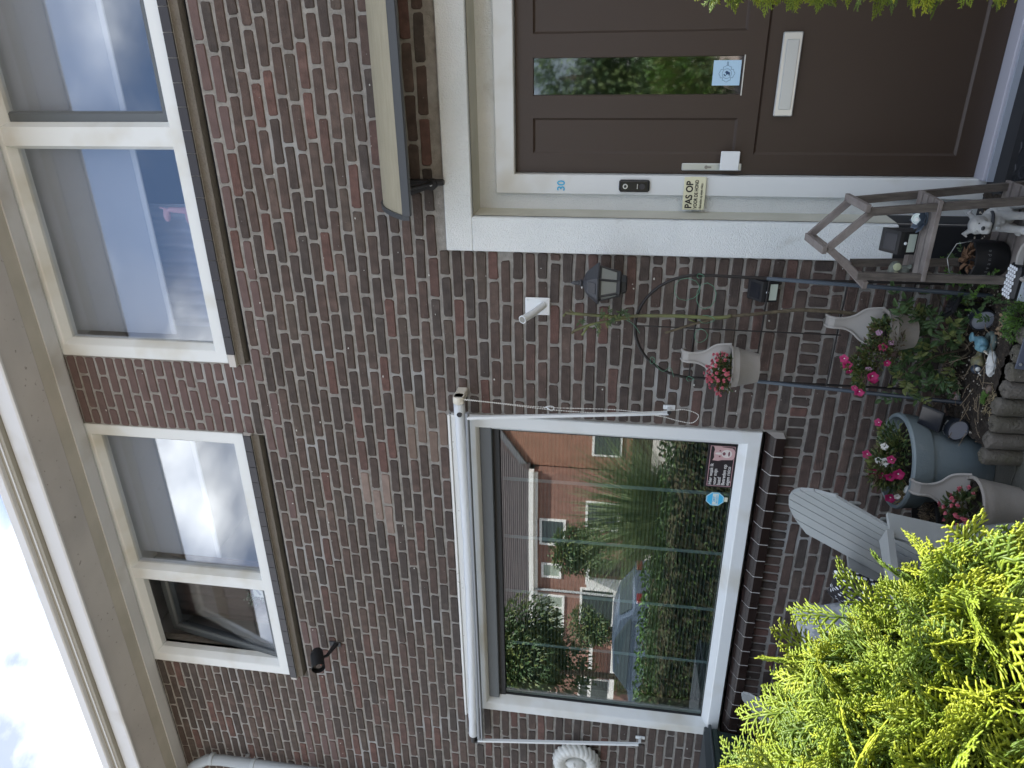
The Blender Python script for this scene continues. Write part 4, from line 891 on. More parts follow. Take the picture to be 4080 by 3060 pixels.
for i in range(120):
    x = rs.choice([rs.gauss(-1.12, .05), rs.gauss(-1.28, .10), rs.gauss(-1.42, .05)]); zz = rs.uniform(.16, .50) if x > -1.2 else rs.uniform(.15, .42); y = rs.uniform(-.34, -.10)
    spray5(b, (x, y, zz), (rs.uniform(-1, 1), rs.uniform(-1, .2), rs.uniform(-.3, 1)), rs.uniform(.026, .042), [0, 0, 0, 1], rs)
b.build('leaf', [LEAF, LEAFY], rose, kind='stuff')
b = MB()
for a_, c_ in (((-1.27, -.2, .11), (-1.42, -.25, .40)), ((-1.26, -.2, .12), (-1.10, -.22, .46)), ((-1.28, -.2, .12), (-1.36, -.3, .36)), ((-1.25, -.2, .12), (-1.02, -.18, .30)), ((-1.28, -.22, .11), (-1.50, -.30, .26)), ((-1.27, -.2, .13), (-1.2, -.28, .34))):
    a_ = Vector(a_); c_ = Vector(c_); b.tube(bez([a_, (a_ + c_) / 2 + Vector((.01, .02, .02)), c_], 5), [.005 - .0003 * i for i in range(11)], 6)
b.build('low_branch', STB, rose, smooth=True)
b = MB()
def loop(c, r, y=-.12): b.tube([(c[0] + math.cos(i * .628) * r[0], y + .01 * math.sin(i * 1.3), c[1] + math.sin(i * .628) * r[1]) for i in range(10)], .0014, 4, closed=True)
loop((-1.07, 1.355), (.055, .06)); loop((-1.10, 1.265), (.065, .045)); loop((-1.30, 1.27), (.035, .03)); loop((-1.004, 1.30), (.010, .016)); loop((-1.53, 1.30), (.011, .018)); loop((-1.44, 1.49), (.018, .012)); loop((-1.215, 1.25), (.02, .035))
b.tube(bez([(-1.22, -.12, 1.66), (-1.25, -.12, 1.60), (-1.30, -.12, 1.56)], 5), .0014, 4); b.tube(bez([(-1.44, -.11, 1.49), (-1.50, -.11, 1.44), (-1.48, -.11, 1.40), (-1.53, -.11, 1.38)], 5), .0013, 4)
b.build('tie_wire', WIRE, rose, kind='stuff')
# ------------------------------------------------------------------ hook pots
def hook_pot(label, c, rt_, rb_, h, hookh, cat='flower pot', yaw=0, m=POTG):
    x, y, z = c; t = thing('hook_pot', label, cat, c, 'plastic pots with a moulded hook')
    def T(mb): mb.mark_ = 0; mb.xf(Matrix.Translation(c) @ Matrix.Rotation(yaw, 4, 'Z')); return mb
    b = MB(); b.lathe([(rb_, 0), (rb_ + (rt_ - rb_) * .8, h * .72), (rt_ * .97, h * .74), (rt_, h * .96), (rt_ * 1.06, h * .965), (rt_ * 1.07, h), (rt_ * .95, h + .004), (rt_ * .93, h * .9), (rb_ * .9, .02), (.0001, .02)], 32); T(b).build('pot', m, t, smooth='auto')
    b = MB(); b.lathe([(rt_ * .93, h * .86), (.0001, h * .90)], 20); T(b).build('soil', SOIL, t)
    prof = [(rt_ * .95, h * .95), (rt_ * .80, h + hookh * .28), (rt_ * .42, h + hookh * .48), (rt_ * .26, h + hookh * .66), (rt_ * .24, h + hookh * .86)]
    vs = []
    for wd, zz in prof:
        for s_ in (-1, 1): vs += [(s_ * wd, rt_ * .55 + (rt_ * .42) * min(1, (zz - h) / hookh * 1.4 + .2), zz), (s_ * wd, rt_ * .55 + (rt_ * .42) * min(1, (zz - h) / hookh * 1.4 + .2) + .006, zz)]
    fs = []
    for i in range(len(prof) - 1): a = i * 4; d = a + 4; fs += [(a, a + 2, d + 2, d), (a + 1, d + 1, d + 3, a + 3), (a, d, d + 1, a + 1), (a + 2, a + 3, d + 3, d + 2)]
    b = MB(); b.add(vs, fs); yb = rt_ * .97
    for s_ in (-1, 1):
        e = [(s_ * wd, rt_ * .55 + (rt_ * .42) * min(1, (zz - h) / hookh * 1.4 + .2) - .002, zz) for wd, zz in prof]
        b.tube(bez(e, 4) + [(s_ * rt_ * .25, yb + .012, h + hookh * .97), (s_ * rt_ * .25, yb + .035, h + hookh), (s_ * rt_ * .25, yb + .052, h + hookh * .93)], .0065, 6)
    w2 = rt_ * .25; hp = [(yb, h + hookh * .84), (yb + .010, h + hookh * .97), (yb + .035, h + hookh), (yb + .054, h + hookh * .90)]
    for i in range(3): b.add([(-w2, hp[i][0], hp[i][1]), (w2, hp[i][0], hp[i][1]), (w2, hp[i + 1][0], hp[i + 1][1]), (-w2, hp[i + 1][0], hp[i + 1][1])], [(0, 1, 2, 3)])
    T(b).build('hook', POTW, t, smooth='auto')
    return t
rs = random.Random(31)
p1 = hook_pot('cream pot of pink begonias hooked on the arch of the trellis', (-1.405, -.235, 1.012), .096, .068, .125, .215)
b = MB(); bush(b, (-1.42, -.27, 1.15), (.088, .07, .065), 260, .026, .02, [0, 0, 1], rs); b.build('foliage', [mat('begonia_leaf', (.16, .13, .05), .5, trans=.2, col2=(.09, .11, .04), vs=50), LEAF], p1, kind='stuff')
b = MB(); small_flowers(b, (-1.425, -.275, 1.155), (.10, .085, .085), 62, .015, rs); b.build('blossom', PINK, p1, kind='stuff')
p2 = hook_pot('grey pot of magenta petunias hooked low on the trellis', (-1.195, -.245, .375), .095, .066, .125, .215)
b = MB(); bush(b, (-1.19, -.30, .515), (.075, .07, .055), 300, .026, .014, [0, 1, 1, 2], rs); bush(b, (-1.28, -.335, .545), (.085, .04, .075), 420, .026, .013, [0, 1, 1, 2], rs); bush(b, (-1.37, -.345, .575), (.07, .04, .045), 200, .026, .013, [0, 1, 1], rs); bush(b, (-1.315, -.345, .625), (.035, .025, .05), 110, .024, .012, [0, 1, 1], rs); bush(b, (-1.24, -.33, .46), (.08, .04, .04), 160, .026, .012, [1, 2, 2], rs)
b.build('foliage', [LEAF, LEAFY, LEAFD], p2, kind='stuff')
for c, d, r_, m_ in (((-1.315, -.36, .66), (-.1, -1, .2), .027, MAG), ((-1.29, -.35, .675), (.2, -1, .5), .024, MAG), ((-1.345, -.36, .645), (-.5, -1, -.2), .020, MAG), ((-1.352, -.39, .555), (0, -1, .1), .030, MAG), ((-1.372, -.385, .545), (-.3, -1, 0), .024, MAG), ((-1.225, -.36, .53), (.2, -1, .3), .024, MAG), ((-1.29, -.38, .505), (0, -1, 0), .020, MAG), ((-1.44, -.37, .59), (-.3, -1, .3), .028, MAG), ((-1.425, -.36, .61), (.1, -1, .5), .018, MAG), ((-1.165, -.34, .55), (.6, -.8, .2), .018, LILAC), ((-1.20, -.36, .50), (.6, -.8, -.2), .017, LILAC), ((-1.32, -.38, .575), (-.5, -.8, .2), .018, LILAC)):
    petunia(c, d, r_, m_, p2)
p3 = hook_pot('grey pot of pink begonias standing on the paving', (-1.765, -.70, .0), .105, .078, .175, .19, yaw=R(8))
b = MB(); bush(b, (-1.785, -.73, .20), (.09, .08, .075), 140, .036, .030, [0, 0, 1], rs); bush(b, (-1.84, -.76, .21), (.05, .05, .06), 50, .034, .028, [0, 1], rs); b.build('foliage', [mat('begonia_leaf_red', (.10, .085, .035), .4, trans=.2, col2=(.06, .09, .03), vs=30), LEAF], p3, kind='stuff')
b = MB(); small_flowers(b, (-1.79, -.735, .205), (.10, .09, .085), 34, .016, rs); small_flowers(b, (-1.86, -.77, .19), (.04, .04, .07), 12, .016, rs); b.build('blossom', PINK, p3, kind='stuff')
# big blue-grey pot
bp_ = thing('large_planter', 'large blue grey round planter full of magenta and white petunias', 'planter', (-1.80, -.335, 0)); cx, cy = -1.795, -.335
b = MB(); b.lathe([(.150, 0), (.155, .006), (.188, .262), (.190, .268), (.209, .270), (.213, .275), (.221, .345), (.224, .352), (.220, .361), (.204, .362), (.198, .30), (.19, .28)], 48, c=(cx, cy, 0)); b.build('planter_shell', POTB, bp_, smooth='auto')
b = MB(); b.lathe([(.196, .300), (.0001, .315)], 24, c=(cx, cy, 0)); b.build('soil', SOIL, bp_)
b = MB(); bush(b, (cx + .02, cy - .02, .375), (.165, .155, .06), 900, .028, .016, [0, 1, 1, 0], rs, hollow=.3); bush(b, (cx - .01, cy - .05, .42), (.11, .09, .06), 380, .028, .016, [0, 1, 1, 2], rs); bush(b, (cx + .10, cy + .08, .38), (.05, .05, .04), 120, .028, .015, [0, 1], rs); b.build('foliage', [LEAF, LEAFY, LEAFD], bp_, kind='stuff')
b = MB()
for i in range(70):
    a = rs.uniform(0, 6.28); q = Vector((cx - .11 + rs.uniform(-.05, .05), cy - .10 + rs.uniform(-.05, .04), .33)); b.tube([q, q + Vector((rs.uniform(-.03, .03), rs.uniform(-.03, .03), rs.uniform(.01, .05)))], .0015, 4)
b.build('dry_grass', mat('dry_straw', (.35, .28, .15), .9), bp_, kind='stuff')
for c, d, r_, m_ in (((-1.66, -.20, .40), (.2, -.5, .6), .024, MAG), ((-1.78, -.30, .455), (.1, -.8, .6), .027, MAG), ((-1.845, -.36, .43), (-.1, -.9, .5), .032, MAG), ((-1.80, -.46, .395), (0, -1, .3), .026, MAG), ((-1.765, -.49, .375), (.2, -1, .1), .032, MAG), ((-1.76, -.40, .41), (.1, -.9, .5), .028, PWH), ((-1.775, -.36, .42), (.1, -.9, .5), .022, PWH), ((-1.885, -.50, .39), (-.1, -1, .4), .030, MAG), ((-1.72, -.44, .40), (.3, -1, .5), .024, MAG), ((-1.82, -.42, .415), (0, -1, .7), .022, MAG), ((-1.70, -.36, .41), (.2, -1, .6), .022, PWH), ((-1.855, -.53, .375), (0, -1, .1), .018, PWH)):
    petunia(Vector(c) + Vector((0, -.022, .028)), d, r_, m_, bp_)
for i, (c, s_) in enumerate((((-1.795, -.505, .335), .022), ((-1.855, -.49, .34), .024), ((-1.87, -.515, .335), .020), ((-1.90, -.49, .335), .018))):
    b = MB(); b.ell(c, (s_, s_ * .8, s_ * .7), 10); b.v = [(x + rs.uniform(-.002, .002), y + rs.uniform(-.002, .002), z_ + rs.uniform(-.002, .002)) for x, y, z_ in b.v]; b.build('decor_shell', WSTN, bp_, smooth=True)
# black low pot
t = thing('black_planter', 'wide black pot with dried out plants behind the begonia pot', 'planter', (-2.06, -.40, 0))
b = MB(); b.lathe([(.11, 0), (.135, .17), (.147, .175), (.148, .20), (.135, .202), (.13, .17)], 32, c=(-2.06, -.40, 0)); b.build('planter_shell', BLK, t, smooth='auto')
b = MB(); b.lathe([(.131, .172), (.0001, .182)], 20, c=(-2.06, -.40, 0)); b.build('soil', SOIL, t)
b = MB()
for i in range(110):
    a = rs.uniform(0, 6.28); q = rs.uniform(0, .10); p = Vector((-2.06 + math.cos(a) * q, -.40 + math.sin(a) * q, .178)); b.tube([p, p + Vector((rs.uniform(-.02, .02), rs.uniform(-.02, .02), rs.uniform(.004, .03)))], .0015, 4)
b.build('dry_stem', TWG, t, kind='stuff')
# ------------------------------------------------------------------ solar ground spots
def spot(label, c, aim, panel_c, panel_n, pr_=.058):
    t = thing('solar_spotlight', label, 'solar light', c, 'round solar spotlights in the soil bed'); c = Vector(c); a = Vector(aim).normalized()
    b = MB(); b.tube([c - a * .085, c - a * .08, c - a * .026, c - a * .025], [.026, .034, .046, .047], 24); b.build('lamp_body', BLK, t, smooth='auto')
    b = MB(); M = a.to_track_quat('Z', 'Y').to_matrix(); b.lathe([(.047, -.027), (.0495, .004), (.047, .006), (.0432, .0015)], 28, c=c, M=M, cap=False); b.build('bezel', mat('bezel_dark', (.02, .025, .035), .35), t, smooth='auto')
    b = MB(); b.lathe([(.0435, .0018), (.029, -.004), (.0285, -.010), (.018, -.02), (.0001, -.024)], 28, c=c + a * .001, M=M); b.build('reflector', SILV, t, smooth='auto')
    b = MB()
    for k in (-1, 0, 1):
        an = R(90 + 34 * k); b.mark(); b.box(-.011, .011, -.002, .0, -.003, .003); b.xf(Matrix.Translation(c - a * .03) @ M.to_4x4() @ Matrix.Rotation(an - R(90), 4, 'Z') @ Matrix.Translation((0, .0475, 0)))
    b.build('vent_slot', ALU, t)
    pc = Vector(panel_c); n_ = Vector(panel_n).normalized(); Mp = n_.to_track_quat('Z', 'X').to_matrix().to_4x4(); Mp.translation = pc
    b = MB(); b.mark(); b.box(-pr_, pr_, -pr_, pr_, -.012, .004, b=.003); b.xf(Mp); b.build('panel_frame', BLK, t)
    b = MB(); b.mark(); b.box(-pr_ + .006, pr_ - .006, -pr_ + .006, pr_ - .006, .0045, .006); b.xf(Mp); b.build('solar_cell', SOLP, t)
    b = MB(); b.tube([c - a * .06, (c - a * .06 + pc) / 2 + Vector((0, .02, -.02)), pc - n_ * .01], .008, 8); b.tube([c - a * .05, (c.x, c.y + .05, .09)], .009, 8); b.build('stem', BLK, t, smooth='auto')
spot('black solar spotlight pointing out of the bed beside the blue bird', (-1.095, -.33, .150), (-.20, -.85, -.10), (-1.055, -.25, .25), (.35, .25, .9))
spot('black solar spotlight with tilted panel before the large planter', (-1.575, -.42, .170), (.05, -.9, -.22), (-1.535, -.40, .282), (-.05, -.65, .7), .050)
# ------------------------------------------------------------------ figurines in the bed
t = thing('bluebird_figurine', 'small pale blue bird figurine with fanned tail perched on a stone ring', 'figurine', (-1.165, -.41, .12)); c = Vector((-1.172, -.405, .165))
blob('bird_body', [('e', c, (.026, .036, .024)), ('e', c + Vector((-.008, -.038, .008)), (.017, .018, .016)), ('e', c + Vector((.004, .032, .008)), (.014, .030, .008)), ('e', c + Vector((.006, .058, .018)), (.024, .018, .006)), ('e', c + Vector((.02, 0, .004)), (.010, .030, .016)), ('e', c + Vector((-.022, 0, .004)), (.010, .030, .016))], mat('pale_blue_glaze', (.16, .32, .38), .4, bump=.5, bs=200, col2=(.10, .22, .28), vs=40), t, .003)
b = MB(); b.tube([c + Vector((-.012, -.052, .006)), c + Vector((-.020, -.074, .000))], [.006, .0012], 8); b.build('beak', mat('beak_cream', (.55, .53, .44), .5), t)
b = MB(); b.tube([(c.x + .01 + math.cos(a * .5236) * .036, c.y - .004 + math.sin(a * .5236) * .03, .136) for a in range(12)], .012, 8, closed=True); b.build('stone_ring', mat('ring_grey_green', (.11, .15, .14), .8), t, smooth=True)
t = thing('tit_figurine', 'small bird figurine with dark head, white cheek and yellowish wings', 'figurine', (-1.27, -.37, .12)); c = Vector((-1.262, -.385, .150))
blob('bird_body', [('e', c, (.030, .034, .026)), ('e', c + Vector((.022, .010, -.004)), (.028, .02, .012))], mat('tit_yellow_olive', (.24, .22, .10), .5, col2=(.08, .09, .07), vs=40), t, .003)
blob('bird_head', [('e', c + Vector((-.022, -.026, .012)), (.021, .021, .020))], mat('tit_blue_black', (.03, .045, .07), .4), t, .003)
b = MB(); b.ell(c + Vector((-.018, -.041, .012)), (.012, .007, .011), 10); b.build('cheek', WSTN, t, smooth=True)
b = MB(); b.tube([c + Vector((-.032, -.044, .006)), c + Vector((-.040, -.056, .002))], [.004, .001], 6); b.build('beak', WSTN, t)
t = thing('rough_white_shell', 'crumpled pale shell lying on the soil by the concrete edging', 'shell', (-1.235, -.465, .12))
b = MB(); b.ell((-1.235, -.465, .135), (.052, .022, .018), 16); b.mark_ = 0
b.v = [(x + rs.uniform(-.004, .004), y + rs.uniform(-.004, .004) + (x + 1.235) * .3, z_ + rs.uniform(-.005, .005)) for x, y, z_ in b.v]; b.build('shell_body', WSTN, t)
t = thing('painted_stone', 'small multicoloured painted stone half hidden under the dry twigs', 'stone', (-1.49, -.26, .12))
b = MB(); b.ell((-1.49, -.27, .145), (.034, .024, .022), 12); b.v = [(x + rs.uniform(-.002, .002), y, z_ + rs.uniform(-.003, .003)) for x, y, z_ in b.v]; b.build('stone_body', mat('multicolour_glaze', (.30, .36, .36), .3, col2=(.25, .07, .05), vs=50), t, smooth=True)
t = thing('brown_pebble', 'flat brown pebble beside the shell at the bed edge', 'stone', (-1.335, -.50, .12))
b = MB(); b.ell((-1.335, -.505, .135), (.024, .018, .014), 12); b.build('pebble_body', mat('pebble_brown', (.12, .09, .07), .6), t, smooth=True)
# low plants in bed
rs = random.Random(77)
t = thing('succulent_patch', 'small bright green succulent clump growing at the bed edge', 'plant', (-1.36, -.50, .12))
b = MB()
for k in range(7):
    cx, cy = -1.365 + rs.uniform(-.03, .03), -.50 + rs.uniform(-.03, .02)
    for i in range(9): a = i * .7 + k; leaf(b, (cx, cy, .135), (math.cos(a), math.sin(a), .8), (0, 0, 1), .022, .010, 0)
b.build('rosette', LEAFB, t)
b = MB()
for i in range(60):
    a = rs.uniform(0, 6.28); p = Vector((-1.38 + rs.uniform(-.06, .06), -.525 + rs.uniform(-.03, .03), .125)); d = Vector((math.cos(a), math.sin(a) * .5, rs.uniform(.2, 1))) * rs.uniform(.01, .03); b.tube([p, p + d * .6, p + d + Vector((0, 0, -.006))], .0011, 4)
b.build('dry_stem', mat('straw_root', (.33, .27, .16), .9), t, kind='stuff')
t = thing('ground_cover', 'bright green small leaved creeper spilling over the edging at the frame edge', 'plant', (-.99, -.55, .12))
b = MB(); bush(b, (-.985, -.585, .14), (.10, .07, .06), 700, .013, .009, [0, 0, 1], rs, hollow=.4); bush(b, (-1.055, -.55, .135), (.05, .05, .035), 200, .013, .009, [0, 1], rs); b.build('creeper_leaf', [LEAFB, LEAF], t, kind='stuff')
t = thing('trifoliate_weed', 'loose green leaved weed growing between the wall and the solar light', 'plant', (-.95, -.25, .12))
b = MB()
for i in range(70): spray5(b, (-.95 + rs.uniform(-.10, .09), -.22 + rs.uniform(-.25, .15), .14 + rs.uniform(0, .12)), (rs.uniform(-1, 1), rs.uniform(-1, .4), rs.uniform(0, 1)), rs.uniform(.012, .024), [0, 0, 1], rs)
b.build('weed_leaf', [LEAF, LEAFB], t, kind='stuff')
b = MB()
for i in range(28):
    a = rs.uniform(0, 6.28); p = Vector((-1.075 + rs.uniform(-.05, .05), -.46 + rs.uniform(-.03, .04), .132)); leaf(b, p, (math.cos(a), math.sin(a), .3), (0, 0, 1), .024, .014, 0, fold=.5)
t = thing('dead_leaf_litter', 'brown curled dead leaves lying between spotlight and creeper', 'leaves', (-1.07, -.46, .12)); b.build('dead_leaf', mat('dead_leaf', (.26, .19, .12), .9), t, kind='stuff')
# slate plaque
t = thing('slate_plaque', 'dark blue grey plaque with white lettering and a screw leaning on the edging', 'plaque', (-1.1, -.665, .1)); 
PLQ = mat('blue_slate_plate', (.075, .09, .125), .5)
b = MB(); b.mark(); b.box(0, .24, -.004, .004, -.10, .0, b=.002); M = Matrix.Translation((-1.168, -.668, .152)) @ Matrix.Rotation(R(-12), 4, 'X'); b.xf(M); b.build('plate', PLQ, t)
b = MB(); b.mark(); b.tube([(.022, -.004, -.013), (.022, -.010, -.013)], .0055, 8); b.xf(M); b.build('screw', ALU, t)
o = text('WEL', .075, M @ Vector((.050, -.0048, -.080)), PRW, t, rot=(R(78), 0, 0))
# ------------------------------------------------------------------ house-shaped plant stand
ps = thing('plant_stand', 'weathered grey wooden plant stand shaped like a little house', 'plant stand', (-.72, -.38, 0))
FR = dict(r=(-.602, -.50), l=(-.870, -.50)); 
def post(a, c_): b = MB(); b.bar(a, c_, .030, .022, up=(0, 1, 0), bev=.001); b.build('post', WOOD, ps)
post((-.545, -.505, .0), (-.617, -.500, .745)); post((-.870, -.505, .0), (-.868, -.500, .735)); post((-.548, -.215, .0), (-.612, -.30, .74)); post((-.872, -.215, .0), (-.872, -.30, .71))
def rafter(a, c_): b = MB(); b.bar(a, c_, .028, .017, up=(0, 1, 0), bev=.001); b.build('rafter', WOODL, ps)
rafter((-.606, -.500, .715), (-.762, -.500, .862)); rafter((-.905, -.4965, .695), (-.758, -.4965, .862)); rafter((-.606, -.315, .755), (-.755, -.315, .893)); rafter((-.880, -.3115, .715), (-.762, -.3115, .880))
def rail(a, c_, w_=.030): b = MB(); b.bar(a, c_, w_, .018, bev=.001); b.build('rail', WOODL, ps)
rail((-.765, -.52, .878), (-.765, -.295, .900)); rail((-.60, -.52, .745), (-.60, -.295, .768)); rail((-.905, -.51, .70), (-.885, -.30, .72))
for zz, (y0, y1), (xa, xb), n in ((.50, (-.525, -.285), (-.880, -.568), 4), (.150, (-.545, -.20), (-.890, -.540), 5)):
    w_ = (y1 - y0) / n
    for i in range(n): b = MB(); b.box(xa, xb, y0 + i * w_ + .007, y0 + (i + 1) * w_ - .007, zz - .016, zz, b=.001); b.build('shelf_slat', WOODL, ps)
    for xx in (xa + .022, xb - .022): b = MB(); b.box(xx - .010, xx + .010, y0 + .02, y1, zz - .040, zz - .0165); b.build('shelf_bearer', WOOD, ps)
# items on the stand
t = thing('lotus_candle', 'grey lotus shaped candle holder with a round glass on the upper shelf', 'candle holder', (-.655, -.42, .50)); c = (-.652, -.425, .50)
b = MB()
for k in range(2):
    for i in range(8):
        a = i * .785 + k * .39; r0 = .022; r1 = .060 - k * .014; h = .026 + k * .016; d = Vector((math.cos(a), math.sin(a), 0)); s_ = Vector((-d.y, d.x, 0))
        p = Vector(c); vs = [p + d * r0 - s_ * .010 + Vector((0, 0, .004)), p + d * r0 + s_ * .010 + Vector((0, 0, .004)), p + d * r1 * .8 + s_ * .016 + Vector((0, 0, h * .7)), p + d * r1 + Vector((0, 0, h)), p + d * r1 * .8 - s_ * .016 + Vector((0, 0, h * .7))]
        b.add(vs + [q - d * .004 for q in vs], [(0, 1, 2, 3, 4), (9, 8, 7, 6, 5), (0, 5, 6, 1), (1, 6, 7, 2), (2, 7, 8, 3), (3, 8, 9, 4), (4, 9, 5, 0)])
b.lathe([(.03, .001), (.03, .008), (.0001, .010)], 16, c=c); b.build('petal_bowl', mat('blue_grey_resin', (.09, .12, .16), .6), t)
b = MB(); M = Matrix.Rotation(R(50), 3, 'X'); b.lathe([(.021, 0), (.0215, .008), (.018, .008), (.017, .004), (.0001, .003)], 24, c=(c[0], c[1] - .012, c[2] + .032), M=M); b.build('glass_cup', mat('pale_glass_cup', (.62, .70, .66), .15), t, smooth='auto')
b = MB(); b.lathe([(.007, .006), (.007, .009), (.0001, .009)], 12, c=(c[0] - .002, c[1] - .012, c[2] + .032), M=M); b.build('led_dot', PWH, t)
solar_wall('solar_box_light', 'black solar motion light standing on the upper shelf of the stand', -.805, -.712, .502, .618, y=-.33, dp=.075)
t = thing('bug_eyed_figure', 'small green stone figure with big round pale eyes on the shelf end', 'figurine', (-.878, -.38, .50)); c = Vector((-.868, -.40, .50))
blob('figure_body', [('e', c + Vector((0, 0, .030)), (.020, .018, .024)), ('e', c + Vector((0, 0, .064)), (.037, .022, .026)), ('e', c + Vector((-.018, -.008, .010)), (.010, .014, .008)), ('e', c + Vector((.018, -.008, .010)), (.010, .014, .008))], mat('green_grey_stone', (.13, .15, .13), .6, col2=(.08, .09, .08), vs=60), t, .003)
for s_ in (-1, 1):
    b = MB(); b.lathe([(.015, 0), (.0155, .004), (.0125, .005), (.0001, .0055)], 16, c=c + Vector((s_ * .0175, -.019, .064)), M=Matrix.Rotation(R(90), 3, 'X')); b.build('eye', mat('pale_eye', (.40, .44, .30), .4), t, smooth='auto')
# bulldog statue: one continuous body
t = thing('bulldog_statue', 'grey sitting bulldog statue with dark collar on the lower shelf', 'statue', (-.655, -.42, .15)); d0 = Vector((-.648, -.415, .150))
def D(x, y, z): return d0 + Vector((x, y, z))
dog = [('e', D(.020, .045, .052), (.048, .050, .050)), ('e', D(.000, .005, .085), (.043, .043, .058)), ('e', D(-.008, -.022, .110), (.042, .035, .042)), ('e', D(-.012, -.030, .142), (.034, .030, .030)),
       ('e', D(-.018, -.044, .172), (.038, .033, .034)), ('e', D(-.022, -.072, .160), (.027, .018, .017)), ('e', D(-.034, -.076, .150), (.013, .014, .014)), ('e', D(-.010, -.076, .150), (.013, .014, .014)), ('e', D(-.022, -.066, .142), (.022, .016, .010)),
       ('t', [D(-.026, -.026, .10), D(-.032, -.040, .05), D(-.034, -.046, .012)], [.020, .016, .015]), ('t', [D(.014, -.026, .10), D(.018, -.042, .05), D(.020, -.050, .012)], [.020, .016, .015]),
       ('e', D(-.034, -.058, .010), (.017, .020, .011)), ('e', D(.021, -.062, .010), (.017, .020, .011)), ('e', D(.052, .012, .030), (.020, .040, .032)), ('e', D(.055, -.030, .011), (.015, .026, .011)), ('e', D(-.040, .018, .028), (.018, .036, .030)), ('e', D(-.050, -.020, .011), (.014, .024, .011)),
       ('t', [D(-.046, -.030, .190), D(-.060, -.030, .208), D(-.068, -.038, .196)], [.011, .009, .004]), ('t', [D(.008, -.030, .192), D(.024, -.028, .210), D(.036, -.034, .200)], [.011, .009, .004]),
       ('e', D(-.022, -.070, .178), (.020, .010, .006)), ('e', D(-.036, -.066, .188), (.010, .008, .006)), ('e', D(-.006, -.066, .188), (.010, .008, .006)), ('t', [D(-.044, -.006, .118), D(-.01, -.056, .104), D(.034, -.01, .112)], .009), ('t', [D(-.042, .0, .10), D(-.006, -.050, .088), D(.036, -.004, .095)], .009)]
blob('dog_body', dog, STONE, t, .0030, 1)
b = MB(); b.tube([D(-.012 + math.cos(i * .4488) * .040, -.032 + math.sin(i * .4488) * .036, .126 - .006 * math.sin(i * .4488)) for i in range(14)], .006, 8, closed=True); b.build('collar', mat('dark_collar', (.03, .035, .045), .5), t, smooth=True)
b = MB(); b.ell(D(-.022, -.089, .170), (.009, .006, .007), 10); b.build('nose', mat('dog_nose', (.015, .018, .022), .3), t, smooth=True)
for s_ in (-.034, -.008):
    b = MB(); b.ell(D(s_, -.073, .180), (.0042, .003, .0042), 8); b.build('eye', mat('dog_eye', (.015, .018, .022), .3), t, smooth=True)
b = MB(); b.box(d0.x - .030, d0.x - .018, d0.y - .075, d0.y - .070, d0.z + .106, d0.z + .118, b=.001); b.build('buckle', ALU, t)
# black round pot with thin lettering
t = thing('black_lettered_pot', 'black round pot with curly white lettering and dried leaves on the lower shelf', 'flower pot', (-.83, -.36, .15)); cx, cy = -.825, -.355
b = MB(); b.lathe([(.062, .151), (.072, .165), (.076, .235), (.074, .280), (.070, .283), (.068, .268)], 32, c=(cx, cy, 0)); b.build('pot', BLK, t, smooth='auto')
b = MB(); b.lathe([(.069, .262), (.0001, .266)], 20, c=(cx, cy, 0)); b.build('soil', SOIL, t)
for i, ch in enumerate('Lavande'):
    a = R(-90 - 40 + i * 13); text(ch, .020, (cx + math.cos(a) * .0775, cy + math.sin(a) * .0775, .228), mat('faint_white_print', (.13, .135, .14), .6), t, rot=(R(90), 0, a + R(90)), align='CENTER')
b = MB()
for i in range(26):
    a = rs.uniform(0, 6.28); q = rs.uniform(0, .05); leaf(b, (cx + math.cos(a) * q, cy + math.sin(a) * q, .268), (math.cos(a), math.sin(a), rs.uniform(.1, 1)), (0, 0, 1), .035, .022, 0, fold=.5)
b.build('dried_leaf', mat('dried_rust_leaf', (.16, .09, .05), .8), t, kind='stuff')
b = MB(); b.tube([(cx + .070, cy, .28), (cx + .060, cy - .01, .34), (cx, cy - .01, .362), (cx - .060, cy - .01, .34), (cx - .070, cy, .28)], .0016, 5); b.build('wire_handle', ALU, t, smooth=True)
# cream pot at the frame edge and moisture absorber
t = thing('cream_pot', 'cream plastic pot of dead brown plants at the bottom of the stand', 'flower pot', (-.785, -.60, 0)); c = (-.765, -.60, .10)
b = MB(); b.lathe([(.052, -.10), (.060, .05), (.070, .052), (.074, .080), (.078, .084), (.074, .088), (.066, .085), (.060, .06)], 28, c=c); b.build('pot', POTW, t, smooth='auto')
b = MB(); b.lathe([(.062, .066), (.0001, .072)], 16, c=c); b.build('soil', SOIL, t)
b = MB()
for i in range(16): a = rs.uniform(0, 6.28); leaf(b, (c[0] - .05 + rs.uniform(-.02, .02), c[1] - .03, c[2] + .07), (-abs(math.cos(a)), math.sin(a), .1), (0, 0, 1), .03, .015, 0, fold=.5)
b.build('dried_leaf', mat('dried_rust_leaf', (.16, .09, .05), .8), t, kind='stuff')
t = thing('moisture_absorber', 'black moisture absorber with white honeycomb top and paper label', 'moisture absorber', (-.86, -.56, .1)); ox, oy, oz = -.865, -.545, .10
b = MB(); b.box(ox - .062, ox + .070, oy - .045, oy + .045, oz - .10, oz + .098, b=.012); b.build('tub', BLK, t)
HN = mat('white_granules', (.72, .76, .80), .5)
b = MB()
for i in range(9):
    for j in range(4):
        hx = ox - .050 + i * .0138; hy = oy - .030 + j * .016 + (.008 if i % 2 else 0)
        if hy < oy + .036: b.prism([(hx + math.cos(k * 1.047) * .0072, hy + math.sin(k * 1.047) * .0072) for k in range(6)], oz + .0982, oz + .0995, 'z')
b.build('honeycomb_cell', HN, t)
